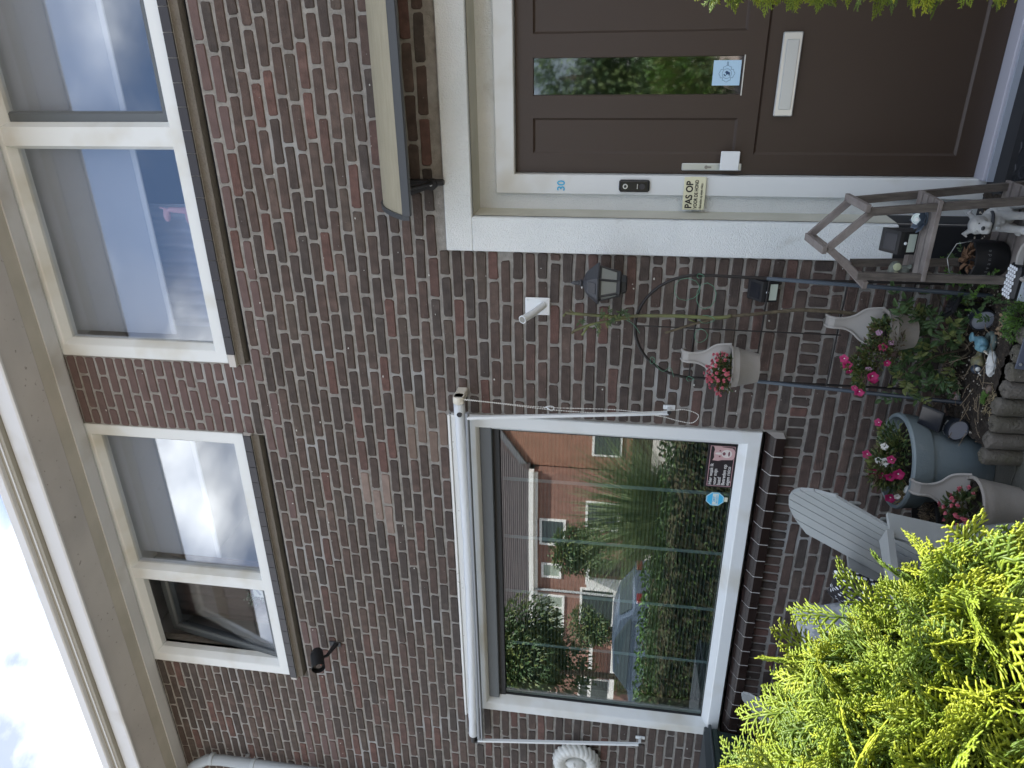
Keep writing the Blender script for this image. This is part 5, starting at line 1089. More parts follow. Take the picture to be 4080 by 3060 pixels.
b = MB(); b.box(ox - .060, ox + .064, oy - .0462, oy - .0453, oz - .02, oz + .075); b.build('label', mat('label_blue_white', (.50, .58, .66), .5), t)
text('VOCHTOPNEMER', .0165, (ox - .056, oy - .0470, oz + .034), BP_, t, bold=.0004, sx=.86)
b = MB(); b.box(ox - .01, ox + .012, oy - .0475, oy - .0466, oz + .060, oz + .064); b.box(ox - .012, ox + .014, oy - .0475, oy - .0466, oz + .054, oz + .057); b.box(ox - .052, ox + .05, oy - .0475, oy - .0466, oz + .022, oz + .025); b.box(ox - .052, ox + .02, oy - .0475, oy - .0466, oz + .014, oz + .017); b.build('small_print', mat('grey_print', (.15, .2, .26), .5), t)
# ------------------------------------------------------------------ adirondack chairs
def chair(label, loc, yaw):
    t = thing('garden_chair', label, 'garden chair', (0, 0, 0), 'moulded plastic garden chairs')
    TX = []
    rec = math.tan(R(29)); n = 7
    # back slats: fan of seven, tops on an arc, lowest at seat
    def arc_top(x): return .832 - .13 * (abs(x) / .26) ** 2.4
    for i in range(n):
        xa = -.2585 + i * .0740 + .0035; xb = xa + .0670; b = MB(); vs = []; K = 6
        for k in range(K):
            for xx in (xa, xb):
                zt = arc_top(xx); zz = .28 + (zt - .28) * k / (K - 1); y = .20 + (zz - .30) * rec - .35 * xx * xx
                sh = 1 - .10 * (1 - k / (K - 1)); vs += [(xx * sh, y, zz), (xx * sh, y + .014, zz)]
        fs = []
        for k in range(K - 1): a = k * 4; c_ = a + 4; fs += [(a, a + 2, c_ + 2, c_), (a + 1, c_ + 1, c_ + 3, a + 3), (a, c_, c_ + 1, a + 1), (a + 2, a + 3, c_ + 3, c_ + 2)]
        fs += [(0, 1, 3, 2), (K * 4 - 4, K * 4 - 2, K * 4 - 1, K * 4 - 3)]
        b.add(vs, fs); b.build('back_slat', GREYP, t)
    b = MB()
    for zz, wd in ((.36, .36), (.46, .38), (.58, .36), (.66, .30)): b.box(-wd / 2, wd / 2, .255 + (zz - .30) * rec, .268 + (zz - .30) * rec, zz, zz + .055, b=.006)
    b.build('back_rail', GREYP, t)
    for i in range(6):
        y0 = -.30 + i * .083; zz = .345 - (i) * .013 * 1.0 + (.0 if i else -.01)
        b = MB(); b.box(-.25, .25, y0, y0 + .072, zz - .016, zz, b=.004); b.build('seat_slat', GREYP, t)
    for s_ in (-1, 1):
        b = MB(); pr = [(.215, .24), (.245, .10), (.235, -.12), (.225, -.30), (.245, -.37), (.30, -.40), (.355, -.37), (.365, -.28), (.345, -.10), (.325, .10), (.315, .26)]
        m_ = len(pr); vs = [(s_ * x, y, .535 + .012 * math.sin((y + .4) * 4)) for x, y in pr] + [(s_ * x, y, .510 + .012 * math.sin((y + .4) * 4)) for x, y in pr]
        b.add(vs, [tuple(range(m_)), tuple(range(2 * m_ - 1, m_ - 1, -1))] + [(i, i + m_, (i + 1) % m_ + m_, (i + 1) % m_) for i in range(m_)]); b.build('armrest', GREYP, t)
        b = MB(); b.prism([(-.36, 0), (-.29, 0), (-.255, .515), (-.375, .515)], s_ * .272, s_ * .298, 'x'); b.build('leg', GREYP, t)
        b = MB(); b.prism([(.33, 0), (.42, 0), (.30, .28), (.34, .52), (.24, .52), (.19, .34), (-.30, .34), (-.30, .27), (.14, .24)], s_ * .268, s_ * .290, 'x'); b.build('leg', GREYP, t)
    t.location = loc; t.rotation_euler = (0, 0, yaw); WLOC[t.name] = tuple(loc)
    return t
ch = chair('blue grey slatted garden chair with cushions beside the large planter', (-2.227, -.881, 0), R(-36))
c2 = copy_tree(ch); c2.location = (-3.80, -.62, 0); c2['label'] = 'blue grey slatted garden chair by the bin below the big window'
Mch = Matrix.Translation((-2.227, -.881, 0)) @ Matrix.Rotation(R(-36), 4, 'Z')
def cushion(name, label, M, sx, sy, sz, m, cat='cushion'):
    n = 18; vs = []; b = MB()
    for sgn in (1, -1):
        for i in range(n + 1):
            for j in range(n + 1):
                u, v = i / n * 2 - 1, j / n * 2 - 1; h = max(0, (1 - u ** 4) * (1 - v ** 4)) ** .5; pin = 1 - .06 * (1 - max(abs(u), abs(v))) if False else 1
                vs.append((u * sx * (1 - .05 * (1 - v * v)), v * sy * (1 - .05 * (1 - u * u)), sgn * h * sz + .003 * math.sin(u * 9 + v * 7)))
    q = (n + 1) ** 2; fs = []
    for k in range(2): fs += [(k * q + i * (n + 1) + j, k * q + (i + 1) * (n + 1) + j, k * q + (i + 1) * (n + 1) + j + 1, k * q + i * (n + 1) + j + 1) for i in range(n) for j in range(n)]
    b.add(vs, fs); b.mark_ = 0; b.xf(M); t = thing(name, label, cat, M.translation); b.build('cushion_cover', m, t, smooth=True); return t
def dotmat():
    m = bpy.data.materials.new('polka_dot_fabric'); m.use_nodes = True; nt = m.node_tree; bs = nt.nodes['Principled BSDF']; bs.inputs['Roughness'].default_value = .9
    tcn = nd(nt, 'ShaderNodeTexCoord'); v = nd(nt, 'ShaderNodeTexVoronoi'); v.inputs['Scale'].default_value = 36; v.inputs['Randomness'].default_value = .15
    r = nd(nt, 'ShaderNodeMath', operation='LESS_THAN'); r.inputs[1].default_value = .33; mxn = nd(nt, 'ShaderNodeMix', data_type='RGBA'); mxn.inputs[6].default_value = (.008, .008, .012, 1); mxn.inputs[7].default_value = (.62, .66, .70, 1)
    l = nt.links.new; l(tcn.outputs['Object'], v.inputs['Vector']); l(v.outputs['Distance'], r.inputs[0]); l(r.outputs[0], mxn.inputs[0]); l(mxn.outputs[2], bs.inputs['Base Color']); return m
cushion('polka_dot_cushion', 'black cushion with white polka dots on the seat of the nearer chair', Mch @ Matrix.Translation((-.10, .085, .50)) @ Matrix.Rotation(R(68), 4, 'X') @ Matrix.Rotation(R(10), 4, 'Z'), .17, .17, .045, dotmat())
cushion('pale_cushion', 'pale grey patterned cushion leaning on the far armrest of the nearer chair', Mch @ Matrix.Translation((-.27, -.10, .56)) @ Matrix.Rotation(R(80), 4, 'Y') @ Matrix.Rotation(R(12), 4, 'Z'), .20, .20, .05, mat('pale_patterned_fabric', (.42, .45, .47), .9, col2=(.27, .30, .33), vs=45, vmix=(.48, .55)))
cushion('seat_cushion', 'pale grey crumpled cushion lying on the seat of the nearer chair', Mch @ Matrix.Translation((-.02, -.12, .40)) @ Matrix.Rotation(R(-4), 4, 'X'), .22, .22, .05, mat('pale_crumpled_fabric', (.45, .48, .50), .9, col2=(.36, .38, .40), vs=12, bump=2, bs=18))
# purple bag with pink rim between chairs
t = thing('purple_bag', 'dark purple bag with a pink rim standing between the two chairs', 'bag', (-2.99, -.38, 0))
b = MB(); b.lathe([(.11, .0), (.14, .05), (.15, .30), (.13, .47), (.12, .50), (.11, .48), (.10, .3)], 20, c=(-2.99, -.38, .03)); b.v = [(x, y * .7 - .11, z_ + .015 * math.sin(x * 40)) for x, y, z_ in b.v]; b.build('bag_body', mat('dark_purple_fabric', (.035, .02, .07), .7, col2=(.06, .03, .16), vs=12), t, smooth=True)
b = MB(); b.tube([(-2.99 + math.cos(i * .3927) * .122, -.38 + math.sin(i * .3927) * .088, .532 + .01 * math.sin(i)) for i in range(16)], .010, 8, closed=True); b.build('bag_rim', mat('hot_pink_trim', (.65, .03, .14), .6), t, smooth=True)
# wheelie bin
t = thing('wheelie_bin', 'dark green wheelie bin with grey lid under the left window corner', 'wheelie bin', (-4.12, -.33, 0))
b = MB(); b.mark(); zs_ = [(.05, .21, .20), (.95, .255, .245)]
vs = []
for zz, hx_, hy_ in zs_: vs += [(-hx_, -hy_, zz), (hx_, -hy_, zz), (hx_, hy_, zz), (-hx_, hy_, zz)]
b.add(vs, [(0, 1, 2, 3), (7, 6, 5, 4)] + [(i, (i + 1) % 4, (i + 1) % 4 + 4, i + 4) for i in range(4)]); b.box(-.265, .265, -.255, .255, .925, .962, b=.006); b.xf(Matrix.Translation((-4.27, -.31, -.02))); b.build('bin_body', mat('dark_green_plastic', (.018, .032, .028), .5), t)
b = MB(); b.box(-4.545, -4.00, -.585, -.03, .944, .962, b=.006); b.prism([(-.57, .962), (-.05, .962), (-.09, .995), (-.42, 1.005), (-.54, .985)], -4.535, -4.010, 'x'); b.build('bin_lid', mat('dark_grey_lid', (.045, .055, .06), .5), t)
b = MB(); b.tube([(-4.48, -.02, .97), (-4.06, -.02, .97)], .014, 10); b.build('bin_handle', mat('dark_grey_lid', (.045, .055, .06), .5), t)
for sx in (-4.495, -4.045): b = MB(); b.tube([(sx - .018, -.11, .09), (sx + .018, -.14, .09)], .09, 20); b.build('wheel', BLK, t)
b = MB(); b.box(-4.0155, -4.0145, -.47, -.31, .78, .885); b.build('bin_label', mat('bin_label_white', (.60, .64, .66), .5), t)
# ------------------------------------------------------------------ thuja
def thuja_spray(seed, ln=.12):
    r = random.Random(seed); segs = []      # (p0, p1, r0, r1, tip0, tip1)
    def branch(p, d, l_, w_, lev, side, tb):
        k = 3 if lev == 0 else 2; pts = [p]; dd = Vector(d)
        for i in range(k):
            dd = (dd + Vector((r.uniform(-.07, .07), r.uniform(-.07, .07), r.uniform(-.06, .06)))).normalized(); pts.append(pts[-1] + dd * l_ / k)
        for i in range(k): segs.append((pts[i], pts[i + 1], w_ * (1 - .35 * i / k), w_ * (1 - .35 * (i + 1) / k) * (.55 if i == k - 1 else 1), tb + (1 - tb) * i / k * .7, tb + (1 - tb) * (i + 1) / k * .8))
        if lev >= 2: return
        m = (12, 5)[lev]
        for i in range(m):
            t = (i + 1.0) / (m + .8); q = t * k; a = min(int(q), k - 1); pp = pts[a] + (pts[a + 1] - pts[a]) * (q - a)
            sd_ = side * (1 if i % 2 else -1); ax_ = Vector((0, 0, 1)); perp = ax_.cross(dd).normalized()
            nd_ = (dd * .80 + perp * sd_ * .62 + Vector((0, 0, r.uniform(-.04, .04)))).normalized()
            ll = l_ * ((.55, .50)[lev]) * (1 - t * .62) * r.uniform(.8, 1.15); branch(pp, nd_, ll, w_ * .88, lev + 1, side, min(1, tb + .25 + .35 * t))
    branch(Vector((0, 0, 0)), Vector((0, 1, 0)), ln, .0024, 0, 1, .0)
    V = []; F = []; T = []
    for p0, p1, r0, r1, a, c_ in segs:
        d = (p1 - p0).normalized(); u = Vector((0, 0, 1)); s_ = d.cross(u).normalized(); o = len(V)
        pm = (p0 + p1) / 2; rm = max(r0, r1) * 1.12
        for p, rr_, tt in ((p0, r0 * .75, a), (pm, rm, (a + c_) / 2), (p1, r1, c_)):
            for q in (s_ * rr_, u * rr_ * .55, -s_ * rr_, -u * rr_ * .55): V.append(tuple(p + q)); T.append(tt)
        for k in range(2):
            for j in range(4): F.append((o + k * 4 + j, o + k * 4 + (j + 1) % 4, o + k * 4 + 4 + (j + 1) % 4, o + k * 4 + 4 + j))
        F.append((o + 8, o + 9, o + 10, o + 11))
    return np.array(V), np.array(F), np.array(T)
SPR = [thuja_spray(s_, l_) for s_, l_ in ((1, .115), (2, .13), (3, .10), (4, .12))]
TH = [mat('thuja_green', (.045, .09, .014), .5, trans=.3, attr=(.215, .29, .020)), mat('thuja_yellow', (.07, .125, .014), .5, trans=.3, attr=(.32, .37, .024)), mat('thuja_deep', (.035, .07, .014), .5, trans=.28, attr=(.12, .19, .020))]
def thuja_mass(name, parent, spots, seed, scale=1.0, mw=(4, 4, 2)):
    r = np.random.RandomState(seed); Vs = []; Fs = []; Ts = []; Ms = []; o = 0
    for (p, n_) in spots:
        V, F, T = SPR[r.randint(4)]; n_ = Vector(n_).normalized()
        d = (n_ + Vector(r.normal(0, .33, 3)) + Vector((0, 0, .40))).normalized()
        up = Vector(r.normal(0, 1, 3)); x = d.cross(up).normalized(); z_ = x.cross(d)
        M = np.array([x, d, z_]); s_ = scale * r.uniform(.65, 1.15)
        W = (V * s_) @ M; W[:, 2] -= (np.linalg.norm(V * s_, axis=1) ** 2) * 1.2; W += np.array(p)
        Vs.append(W); Fs.append(F + o); Ts.append(np.clip(T * r.uniform(.7, 1.2), 0, 1)); Ms.append(np.full(len(F), r.choice([0, 0, 0, 0, 1, 1, 1, 2, 2])[()] if False else r.choice(3, p=[.42, .33, .25]))); o += len(V)
    return joined(name, np.vstack(Vs), np.vstack(Fs), TH, parent, mi=np.concatenate(Ms), tip=np.concatenate(Ts))
hg = thing('thuja_hedge', 'bright green conifer hedge in sunlight close to the camera', 'hedge', (-1.9, -2.35, 0))
rh = random.Random(9)
HC = [(-2.6, 1.33), (-1.66, 1.31), (-1.48, 1.24), (-1.375, 1.20), (-1.25, 1.18), (-1.17, 1.16), (-1.11, 1.13), (-1.06, 1.11), (-1.01, 1.07), (-.95, 1.03), (-.88, .93)]
def htop(x):      # crest line of the hedge
    return float(np.interp(x, [a[0] for a in HC], [a[1] for a in HC])) - .055 + .03 * math.sin(x * 13) + .02 * math.sin(x * 37)
spots = []
while len(spots) < 600:
    x = rh.uniform(-2.35, -1.02); k = rh.random(); e = 1.0
    xe = -.93
    if k < .30:      # crest
        y = rh.uniform(-2.50, -2.12); zt = htop(x) - .09 + rh.uniform(-.07, .03); n_ = Vector((.12, rh.uniform(-.5, .5), .9))
    elif k < .86:    # face towards the camera
        z_ = rh.uniform(.25, 1.25); 
        if z_ > htop(x) - .05: continue
        y = -2.50 + rh.uniform(-.03, .07); zt = z_; n_ = Vector((.15, -.85, .35))
    else:            # end towards the path
        x = -1.03 + rh.uniform(-.06, .01); y = rh.uniform(-2.45, -2.15); zt = rh.uniform(.25, htop(x) - .05); n_ = Vector((.9, -.1, .3))
        if zt > htop(x): continue
    q = proj((x, y, zt))
    if not q or q[0] < 2200 or q[0] > 4400 or q[1] > 3500: continue
    spots.append(((x, y, zt), n_))
for _ in range(26):
    x = rh.uniform(-1.9, -1.03); spots.append(((x, rh.uniform(-2.4, -2.14), htop(x) - rh.uniform(.0, .09)), Vector((rh.uniform(-.5, .6), rh.uniform(-.4, .4), 1))))
spots += [((-1.64, -2.22, 1.30), Vector((.0, 0, 1))), ((-1.40, -2.2, 1.17), Vector((-.1, 0, 1))), ((-1.14, -2.18, 1.13), Vector((0, .2, 1)))]
thuja_mass('foliage', hg, spots, 3, 1.75)
b = MB(); nxx = 30; nzz = 12; vs = []
for i in range(nxx):
    x = -7.0 + 5.90 * i / (nxx - 1); zt = htop(x) - .17
    ring = [(-2.16, 0), (-2.16, zt * .5), (-2.18, zt * .9), (-2.3, zt), (-2.42, zt * .93), (-2.45, zt * .5), (-2.45, 0)]
    for y, zz in ring: vs.append((x + rh.uniform(-.02, .02), y + rh.uniform(-.02, .02), zz + (rh.uniform(-.03, .03) if zz > 0 else 0)))
m_ = 7; b.add(vs, [(i * m_ + j, (i + 1) * m_ + j, (i + 1) * m_ + j + 1, i * m_ + j + 1) for i in range(nxx - 1) for j in range(m_ - 1)] + [tuple(range(m_)), tuple((nxx - 1) * m_ + j for j in range(m_))])
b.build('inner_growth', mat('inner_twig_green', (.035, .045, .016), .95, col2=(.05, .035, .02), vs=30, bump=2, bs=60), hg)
b = MB()
for i in range(9000):
    x = rh.uniform(-6.9, -1.15); zt = htop(x) - .12; k = rh.random(); p = (x, -2.15 + rh.uniform(-.04, .03), rh.uniform(.05, zt)) if k < .75 else (x, rh.uniform(-2.4, -2.15), zt + rh.uniform(-.05, .04))
    if k >= .75 and x > -2.2: continue
    leaf(b, p, (rh.uniform(-1, 1), rh.uniform(0, 1), rh.uniform(-.2, 1)), (0, 0, 1), .055, .018, rh.choice([0, 0, 1]))
b.build('garden_side_foliage', [mat('thuja_shade_green', (.03, .065, .015), .6, trans=.2), mat('thuja_shade_light', (.06, .11, .02), .6, trans=.2)], hg, kind='stuff', fixn=False)
b = MB()
for i in range(40):
    x = rh.uniform(-2.0, -1.0); p = Vector((x, -2.46, rh.uniform(.5, max(.6, htop(x) - .1)))); b.tube([p, p + Vector((rh.uniform(-.05, .05), -.05, .05)), p + Vector((rh.uniform(-.1, .1), -.07, .13))], [.004, .003, .002], 6)
b.build('branch', mat('thuja_branch', (.30, .17, .07), .8), hg, kind='stuff')
tb = thing('thuja_bush', 'green conifer bush hanging in at the right of the front door', 'bush', (.35, -1.9, 0))
spots = []
while len(spots) < 520:
    a = rh.uniform(-1.3, 1.8); zz = rh.uniform(.55, 1.75); rr_ = .33 * (1 - max(0, zz - 1.45) * 1.0) * (1 - .10 * max(0, 1.05 - zz) * 3)
    d = Vector((-math.cos(a), -math.sin(a), 0)); p = Vector((.435, -1.90, zz)) + d * (rr_ + rh.uniform(-.05, .0))
    if proj(p) and proj(p)[1] < -260: continue
    spots.append((tuple(p), d + Vector((0, 0, .1))))
thuja_mass('foliage', tb, spots, 5, .62)
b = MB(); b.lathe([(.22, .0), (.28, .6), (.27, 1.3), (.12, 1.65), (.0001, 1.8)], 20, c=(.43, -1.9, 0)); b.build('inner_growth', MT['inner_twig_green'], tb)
# ------------------------------------------------------------------ the street opposite, seen in the panes
def tree(name, label, c, h, r, n, seed, ln=.16, trunk=.12, ms=None, cz=None):
    t = thing(name, label, 'tree', (c[0], c[1], 0)); rs = random.Random(seed); cz = cz or h * .62
    b = MB(); b.tube([(c[0], c[1], 0), (c[0] + .05, c[1], h * .35), (c[0], c[1] + .1, h * .8)], [trunk, trunk * .7, trunk * .25], 10); b.build('trunk', STB, t, smooth=True)
    lobes = [(Vector((c[0] + rs.uniform(-.55, .55) * r[0], c[1] + rs.uniform(-.55, .55) * r[1], cz + rs.uniform(-.6, .6) * r[2])), rs.uniform(.35, .6)) for _ in range(12)]
    b = MB()
    for i in range(n):
        lc, lr = rs.choice(lobes); a = rs.uniform(0, 6.28); e = math.asin(rs.uniform(-1, 1)); dv = Vector((math.cos(a) * math.cos(e), math.sin(a) * math.cos(e), math.sin(e)))
        p = lc + Vector((dv.x * r[0], dv.y * r[1], dv.z * r[2])) * lr * rs.uniform(.6, 1.05); leaf(b, p, dv + Vector((rs.uniform(-.7, .7), rs.uniform(-.7, .7), -.3)), (0, 0, 1), ln * rs.uniform(.7, 1.2), ln * .5, rs.choice([0, 0, 1]))
    b.build('crown', ms or [LEAF, LEAFY], t, kind=None, fixn=False)
    return t
ORG = mat('orange_brick_far', (.25, .13, .10), .9, col2=(.20, .105, .08), vs=3, bump=1, bs=20)
RTL = mat('far_roof_tile', (.085, .07, .072), .7, col2=(.065, .055, .058), vs=2)
WFR = mat('far_white_paint', (.72, .70, .68), .5); WGL = mat('far_window_glass', (.03, .04, .04), .1, spec=.8); WCU = mat('far_net_curtain', (.30, .34, .28), .6)
hs = thing('opposite_house', 'orange brick row house with dark tiled roof mirrored in the big window', 'house', (-30, -28, 0)); YO = -28
b = MB(); b.box(-46, -20.1, YO - 8, YO, 0, 5.75); b.build('wall', ORG, hs)
b = MB(); b.box(-46.3, -19.9, YO, YO + .32, 5.70, 5.95); b.box(-46.3, -20.05, YO, YO + .12, 5.5, 5.7); b.build('gutter', WFR, hs)
b = MB(); b.add([(-46.5, YO + .3, 5.96), (-19.9, YO + .3, 5.96), (-19.9, YO - 4.2, 9.6), (-46.5, YO - 4.2, 9.6), (-19.9, YO - 8.3, 5.96), (-46.5, YO - 8.3, 5.96)], [(0, 1, 2, 3), (1, 4, 2), (3, 2, 4, 5)]); rf = b.build('roof', RTL, hs)
b = MB()
for i in range(26):
    k = i / 26; yy = YO + .3 - 4.5 * k; zz = 5.97 + 3.64 * k; xr = -19.92
    b.box(-46.4, xr, yy - .02, yy + .02, zz, zz + .035)
b.build('tile_row', mat('far_tile_edge', (.055, .045, .047), .7), hs, kind='stuff')
def fwin(x0, x1, z0, z1, m=WGL, split=None):
    b = MB(); b.ring(x1 * -1, x0 * -1, z0, z1, [(0, 0), (0, .06), (.13, .06), (.13, 0)]); b.v = [(-x, YO + y, z_) for x, y, z_ in b.v]
    if split: b.box(split - .05, split + .05, YO + .01, YO + .055, z0 + .1, z1 - .1)
    w_ = b.build('window', WFR, hs); WLOC[w_.name] = WLOC[hs.name]; b = MB(); b.box(x0 + .1, x1 - .1, YO + .005, YO + .012, z0 + .1, z1 - .1); b.build('window_pane', m, hs)
fwin(-24.6, -22.9, 4.0, 5.4); fwin(-26.8, -25.8, 4.2, 5.3, WCU); fwin(-31.0, -28.0, 4.0, 5.45, WCU, -28.9); fwin(-34.0, -32.6, 4.0, 5.4); fwin(-38, -35.5, 4, 5.4)
fwin(-29.9, -27.3, 1.2, 3.15); fwin(-23.4, -21.6, 1.2, 3.0); fwin(-37, -34, 1.2, 3.1); fwin(-41.5, -39, 1.2, 3.1)
b = MB(); b.box(-26.3, -25.2, YO + .005, YO + .05, .3, 2.6); b.build('door', mat('far_brown_door', (.06, .035, .03), .5), hs)
b = MB(); b.box(-26.5, -25.0, YO + .05, YO + .7, 2.65, 2.85); b.box(-27.35, -26.5, YO + .05, YO + .12, .3, 2.8); b.build('porch_trim', WFR, hs)
b = MB(); b.tube([(-27.6, YO + .12, 5.7), (-27.6, YO + .12, .3)], .07, 8); b.build('downpipe', mat('far_pipe_grey', (.35, .36, .37), .5), hs)
b = MB(); b.box(-34.5, -31.2, YO + .02, YO + 1.2, 1.0, 1.25); b.box(-34.5, -31.2, YO + .02, YO + 1.0, 2.3, 2.5); b.build('balcony_trim', WFR, hs)
h2 = thing('opposite_gable_house', 'orange brick gable end with grey verge beyond the mirrored row house', 'house', (-15, -30, 0))
b = MB(); b.prism([(-20.0, 0), (-9, 0), (-9, 6.3), (-15.6, 9.2), (-20.0, 6.2)], -33, -28.6, 'y'); b.build('wall', mat('orange_gable_brick', (.28, .14, .095), .9, col2=(.23, .12, .08), vs=2, bump=1, bs=20), h2)
b = MB(); b.bar((-15.6, -28.55, 9.25), (-20.3, -28.55, 6.05), .3, .25, up=(0, 1, 0)); b.bar((-15.6, -28.55, 9.25), (-8.6, -28.55, 6.1), .3, .25, up=(0, 1, 0)); b.build('verge', mat('grey_verge', (.14, .14, .15), .6), h2)
def gw(x0, x1, z0, z1): b = MB(); b.box(x0, x1, -28.6, -28.52, z0, z1); b.build('window', WFR, h2); b = MB(); b.box(x0 + .12, x1 - .12, -28.52, -28.50, z0 + .12, z1 - .12); b.build('window_pane', WGL, h2)
gw(-19.2, -17.6, 1.3, 2.8); gw(-16, -14.8, 4.2, 5.4); gw(-13, -11.5, 1.3, 2.8)
h3 = thing('white_lowrise', 'row of brick houses with dark roofs further along the street', 'house', (5, -30, 0))
b = MB(); b.box(5, 34, -36, -29, 0, 5.6); b.build('wall', ORG, h3); b = MB(); b.prism([(-28.6, 5.6), (-32.5, 9.2), (-36.4, 5.6)], 4.7, 34.3, 'x'); b.build('roof', RTL, h3)
h3['label'] = 'brick terrace with dark pitched roof further along across the street'; h3.name = 'far_terrace'
tree('street_tree', 'leafy green street tree in front of the opposite houses', (-18.6, -13.8), 5.9, (2.1, 2.0, 2.1), 15000, 4, ln=.17, cz=3.9)
tree('garden_tree', 'green shrub tree standing in front of the opposite front door', (-17.2, -18.6), 3.6, (1.1, 1.0, 1.3), 5000, 6, ln=.15, cz=2.6)
tree('small_garden_tree', 'small tree before the ground floor window across the street', (-21.6, -19.0), 3.2, (.9, .9, .9), 3000, 16, ln=.14, cz=2.2)
tree('tall_conifer', 'tall dark evergreen opposite the front door mirrored in its pane', (-.55, -8.2), 3.5, (1.6, 1.2, 1.55), 17000, 8, ln=.11, cz=1.78, ms=[mat('evergreen_far', (.08, .14, .06), .6, trans=.2), mat('evergreen_far_light', (.16, .22, .08), .6, trans=.25)])
tree('sunlit_tips_tree', 'slim conifer tips beside the tall evergreen, sunlit orange put into the leaf colour', (-1.55, -9.0), 3.7, (.4, .5, .8), 2500, 18, ln=.10, cz=3.05, ms=[mat('sunlit_orange_leaf', (.36, .22, .07), .6, trans=.2), mat('sunlit_orange_leaf_dark', (.22, .15, .06), .6, trans=.2)])  # sunlight on the conifer tips is put into these orange leaf colours
t = thing('low_shrub_border', 'low dark green shrub border behind the front garden', 'shrubs', (-5.5, -5, 0)); b = MB(); rs = random.Random(61)
for i in range(7000): p = (rs.uniform(-9.5, -2.0), -4.9 + rs.gauss(0, .35), rs.uniform(.05, 1.05)); leaf(b, p, (rs.uniform(-1, 1), rs.uniform(.0, 1), rs.uniform(-.2, 1)), (0, 0, 1), .09, .045, rs.choice([0, 0, 1]))
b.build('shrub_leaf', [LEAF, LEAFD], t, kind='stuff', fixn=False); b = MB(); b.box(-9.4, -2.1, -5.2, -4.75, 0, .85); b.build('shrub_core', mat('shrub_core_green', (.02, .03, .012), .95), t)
t = thing('garden_shrub_row', 'rounded green shrubs along the opposite kerb', 'shrub', (-4, -6, 0))
rs = random.Random(41); b = MB()
for (cx, cy, rr_) in ((-.3, -5.2, .5), (.6, -5.4, .6), (-1.2, -5.6, .55)): bush(b, (cx, cy, .95), (rr_, .4, .55), 1500, .10, .04, [0, 1], rs)
b.build('shrub_leaf', [LEAFY, LEAFB], t, kind='stuff')
# ornamental grass clump between camera and street
t = thing('ornamental_grass', 'tall arching ornamental grass clump in the front garden', 'grass clump', (-6.1, -5.2, 0))
V = []; F = []; r = np.random.RandomState(6); o = 0
for i in range(1300):
    a = r.uniform(0, 6.283); l_ = r.uniform(1.1, 2.3); q = r.uniform(0, .35); p = np.array([-6.1 + math.cos(a) * q, -5.2 + math.sin(a) * q, 0.]); lean = r.uniform(.15, .75); w_ = .014
    pr_ = None; side = np.array([-math.sin(a), math.cos(a), 0]) * w_
    for k in range(7):
        t_ = k / 6; pos = p + np.array([math.cos(a), math.sin(a), 0]) * lean * l_ * t_ ** 1.8 + np.array([0, 0, l_ * (t_ * 1.15 - .45 * lean * t_ ** 2.6)]); ww = side * (1 - t_ * .85); V += [pos - ww, pos + ww]
    for k in range(6): F.append((o + 2 * k, o + 2 * k + 1, o + 2 * k + 3, o + 2 * k + 2))
    o += 14
joined('grass_blade', np.array(V), np.array(F), mat('long_grass_green', (.07, .12, .045), .6, trans=.3, col2=(.16, .20, .09), vs=9), t)
# low hedge/shrubs across
for k, (x0, x1, y0) in enumerate(((-13, -7.5, -7.2), (-32, -11, -25.5))):
    t = thing('clipped_hedge', ('dark green hedge along the near side of the street', 'low green hedge before the opposite row house')[k], 'hedge', ((x0 + x1) / 2, y0, 0)); b = MB(); rs = random.Random(50 + k)
    for i in range(2600 if k == 0 else 5200): p = (rs.uniform(x0, x1), y0 + rs.uniform(-.3, .3), rs.uniform(.1, 1.0)); leaf(b, p, (rs.uniform(-1, 1), rs.uniform(.0, 1), rs.uniform(-.2, 1)), (0, 0, 1), .12, .07, rs.choice([0, 0, 1]))
    b.build('hedge_leaf', [LEAF, LEAFB], t, kind='stuff', fixn=False); b = MB(); b.box(x0, x1, y0 - .25, y0 + .25, 0, .85); b.build('hedge_core', MT['inner_twig_green'], t)
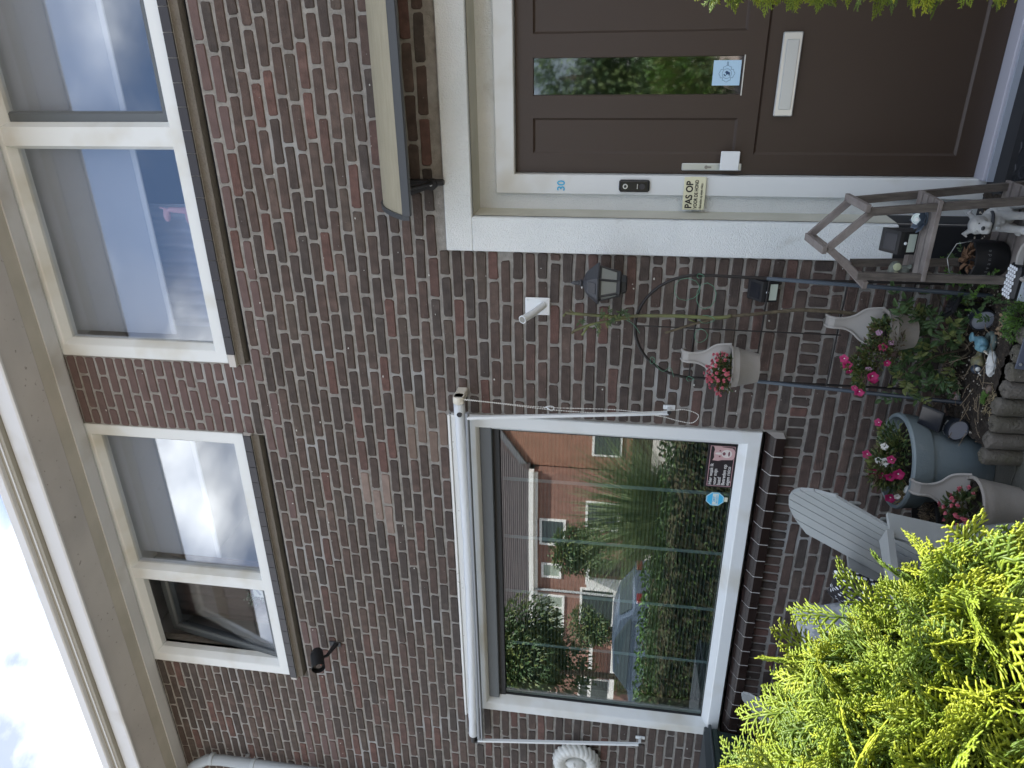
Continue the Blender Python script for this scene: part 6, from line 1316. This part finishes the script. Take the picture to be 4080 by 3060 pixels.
# parked car opposite
def car(label, loc, yaw, m):
    t = thing('parked_car', label, 'car', (0, 0, 0))
    side = [(-2.1, .35), (-2.15, .62), (-2.0, .86), (-1.35, .95), (-.75, 1.38), (.55, 1.46), (1.35, 1.30), (1.75, .98), (2.05, .92), (2.12, .55), (2.05, .32), (1.75, .28), (-1.8, .28)]
    b = MB(); n = len(side)
    rings = [(-.86, .90), (-.80, 1.0), (.80, 1.0), (.86, .90)]; vs = []
    for y, k in rings:
        for x, z_ in side: vs.append((x * (1 if k == 1 else .985), y * (1 if z_ < 1 else .86), .28 + (z_ - .28) * (1 if k == 1 else .97)))
    fs = [(i * n + j, i * n + (j + 1) % n, (i + 1) * n + (j + 1) % n, (i + 1) * n + j) for i in range(3) for j in range(n)] + [tuple(range(n)), tuple(3 * n + j for j in range(n))]
    b.add(vs, fs); b.build('body', m, t, smooth='auto')
    b = MB(); g_ = [(-1.22, .98), (-.72, 1.33), (.52, 1.40), (1.25, 1.25), (1.55, .98)]
    for s_ in (-1, 1): b.add([(x, s_ * (.868 if z_ < 1 else .752), z_) for x, z_ in g_], [tuple(range(5))])
    b.add([(-1.36, -.70, .975), (-1.36, .70, .975), (-.78, .62, 1.375), (-.78, -.62, 1.375)], [(0, 1, 2, 3)]); b.add([(1.79, -.70, .985), (1.79, .70, .985), (1.40, .62, 1.30), (1.40, -.62, 1.30)], [(0, 1, 2, 3)]); b.build('windows', WGL, t)
    for x in (-1.35, 1.35):
        for y in (-.80, .80): b = MB(); b.tube([(x, y - .11, .32), (x, y + .11, .32)], .32, 24); w_ = b.build('wheel', BLK, t); b = MB(); b.tube([(x, y - .115, .32), (x, y + .115, .32)], .20, 16); b.build('rim', ALU, t)
    for y in (-.62, .62): b = MB(); b.box(2.02, 2.13, y - .16, y + .16, .72, .88, b=.02); b.build('tail_light', mat('tail_red', (.12, .008, .01), .3), t); b = MB(); b.box(-2.13, -2.0, y - .18, y + .18, .62, .76, b=.02); b.build('headlight', ALU, t)
    t.location = loc; t.rotation_euler = (0, 0, yaw); return t
car('silver blue parked car with a blue rear window across the street', (-15.4, -12.4, 0), R(4), mat('silver_blue_paint', (.10, .13, .18), .25, metal=.5))
c = car('dark parked car further along the street', (-22.3, -12.2, 0), R(3), mat('dark_blue_paint', (.03, .04, .07), .2, metal=.3))
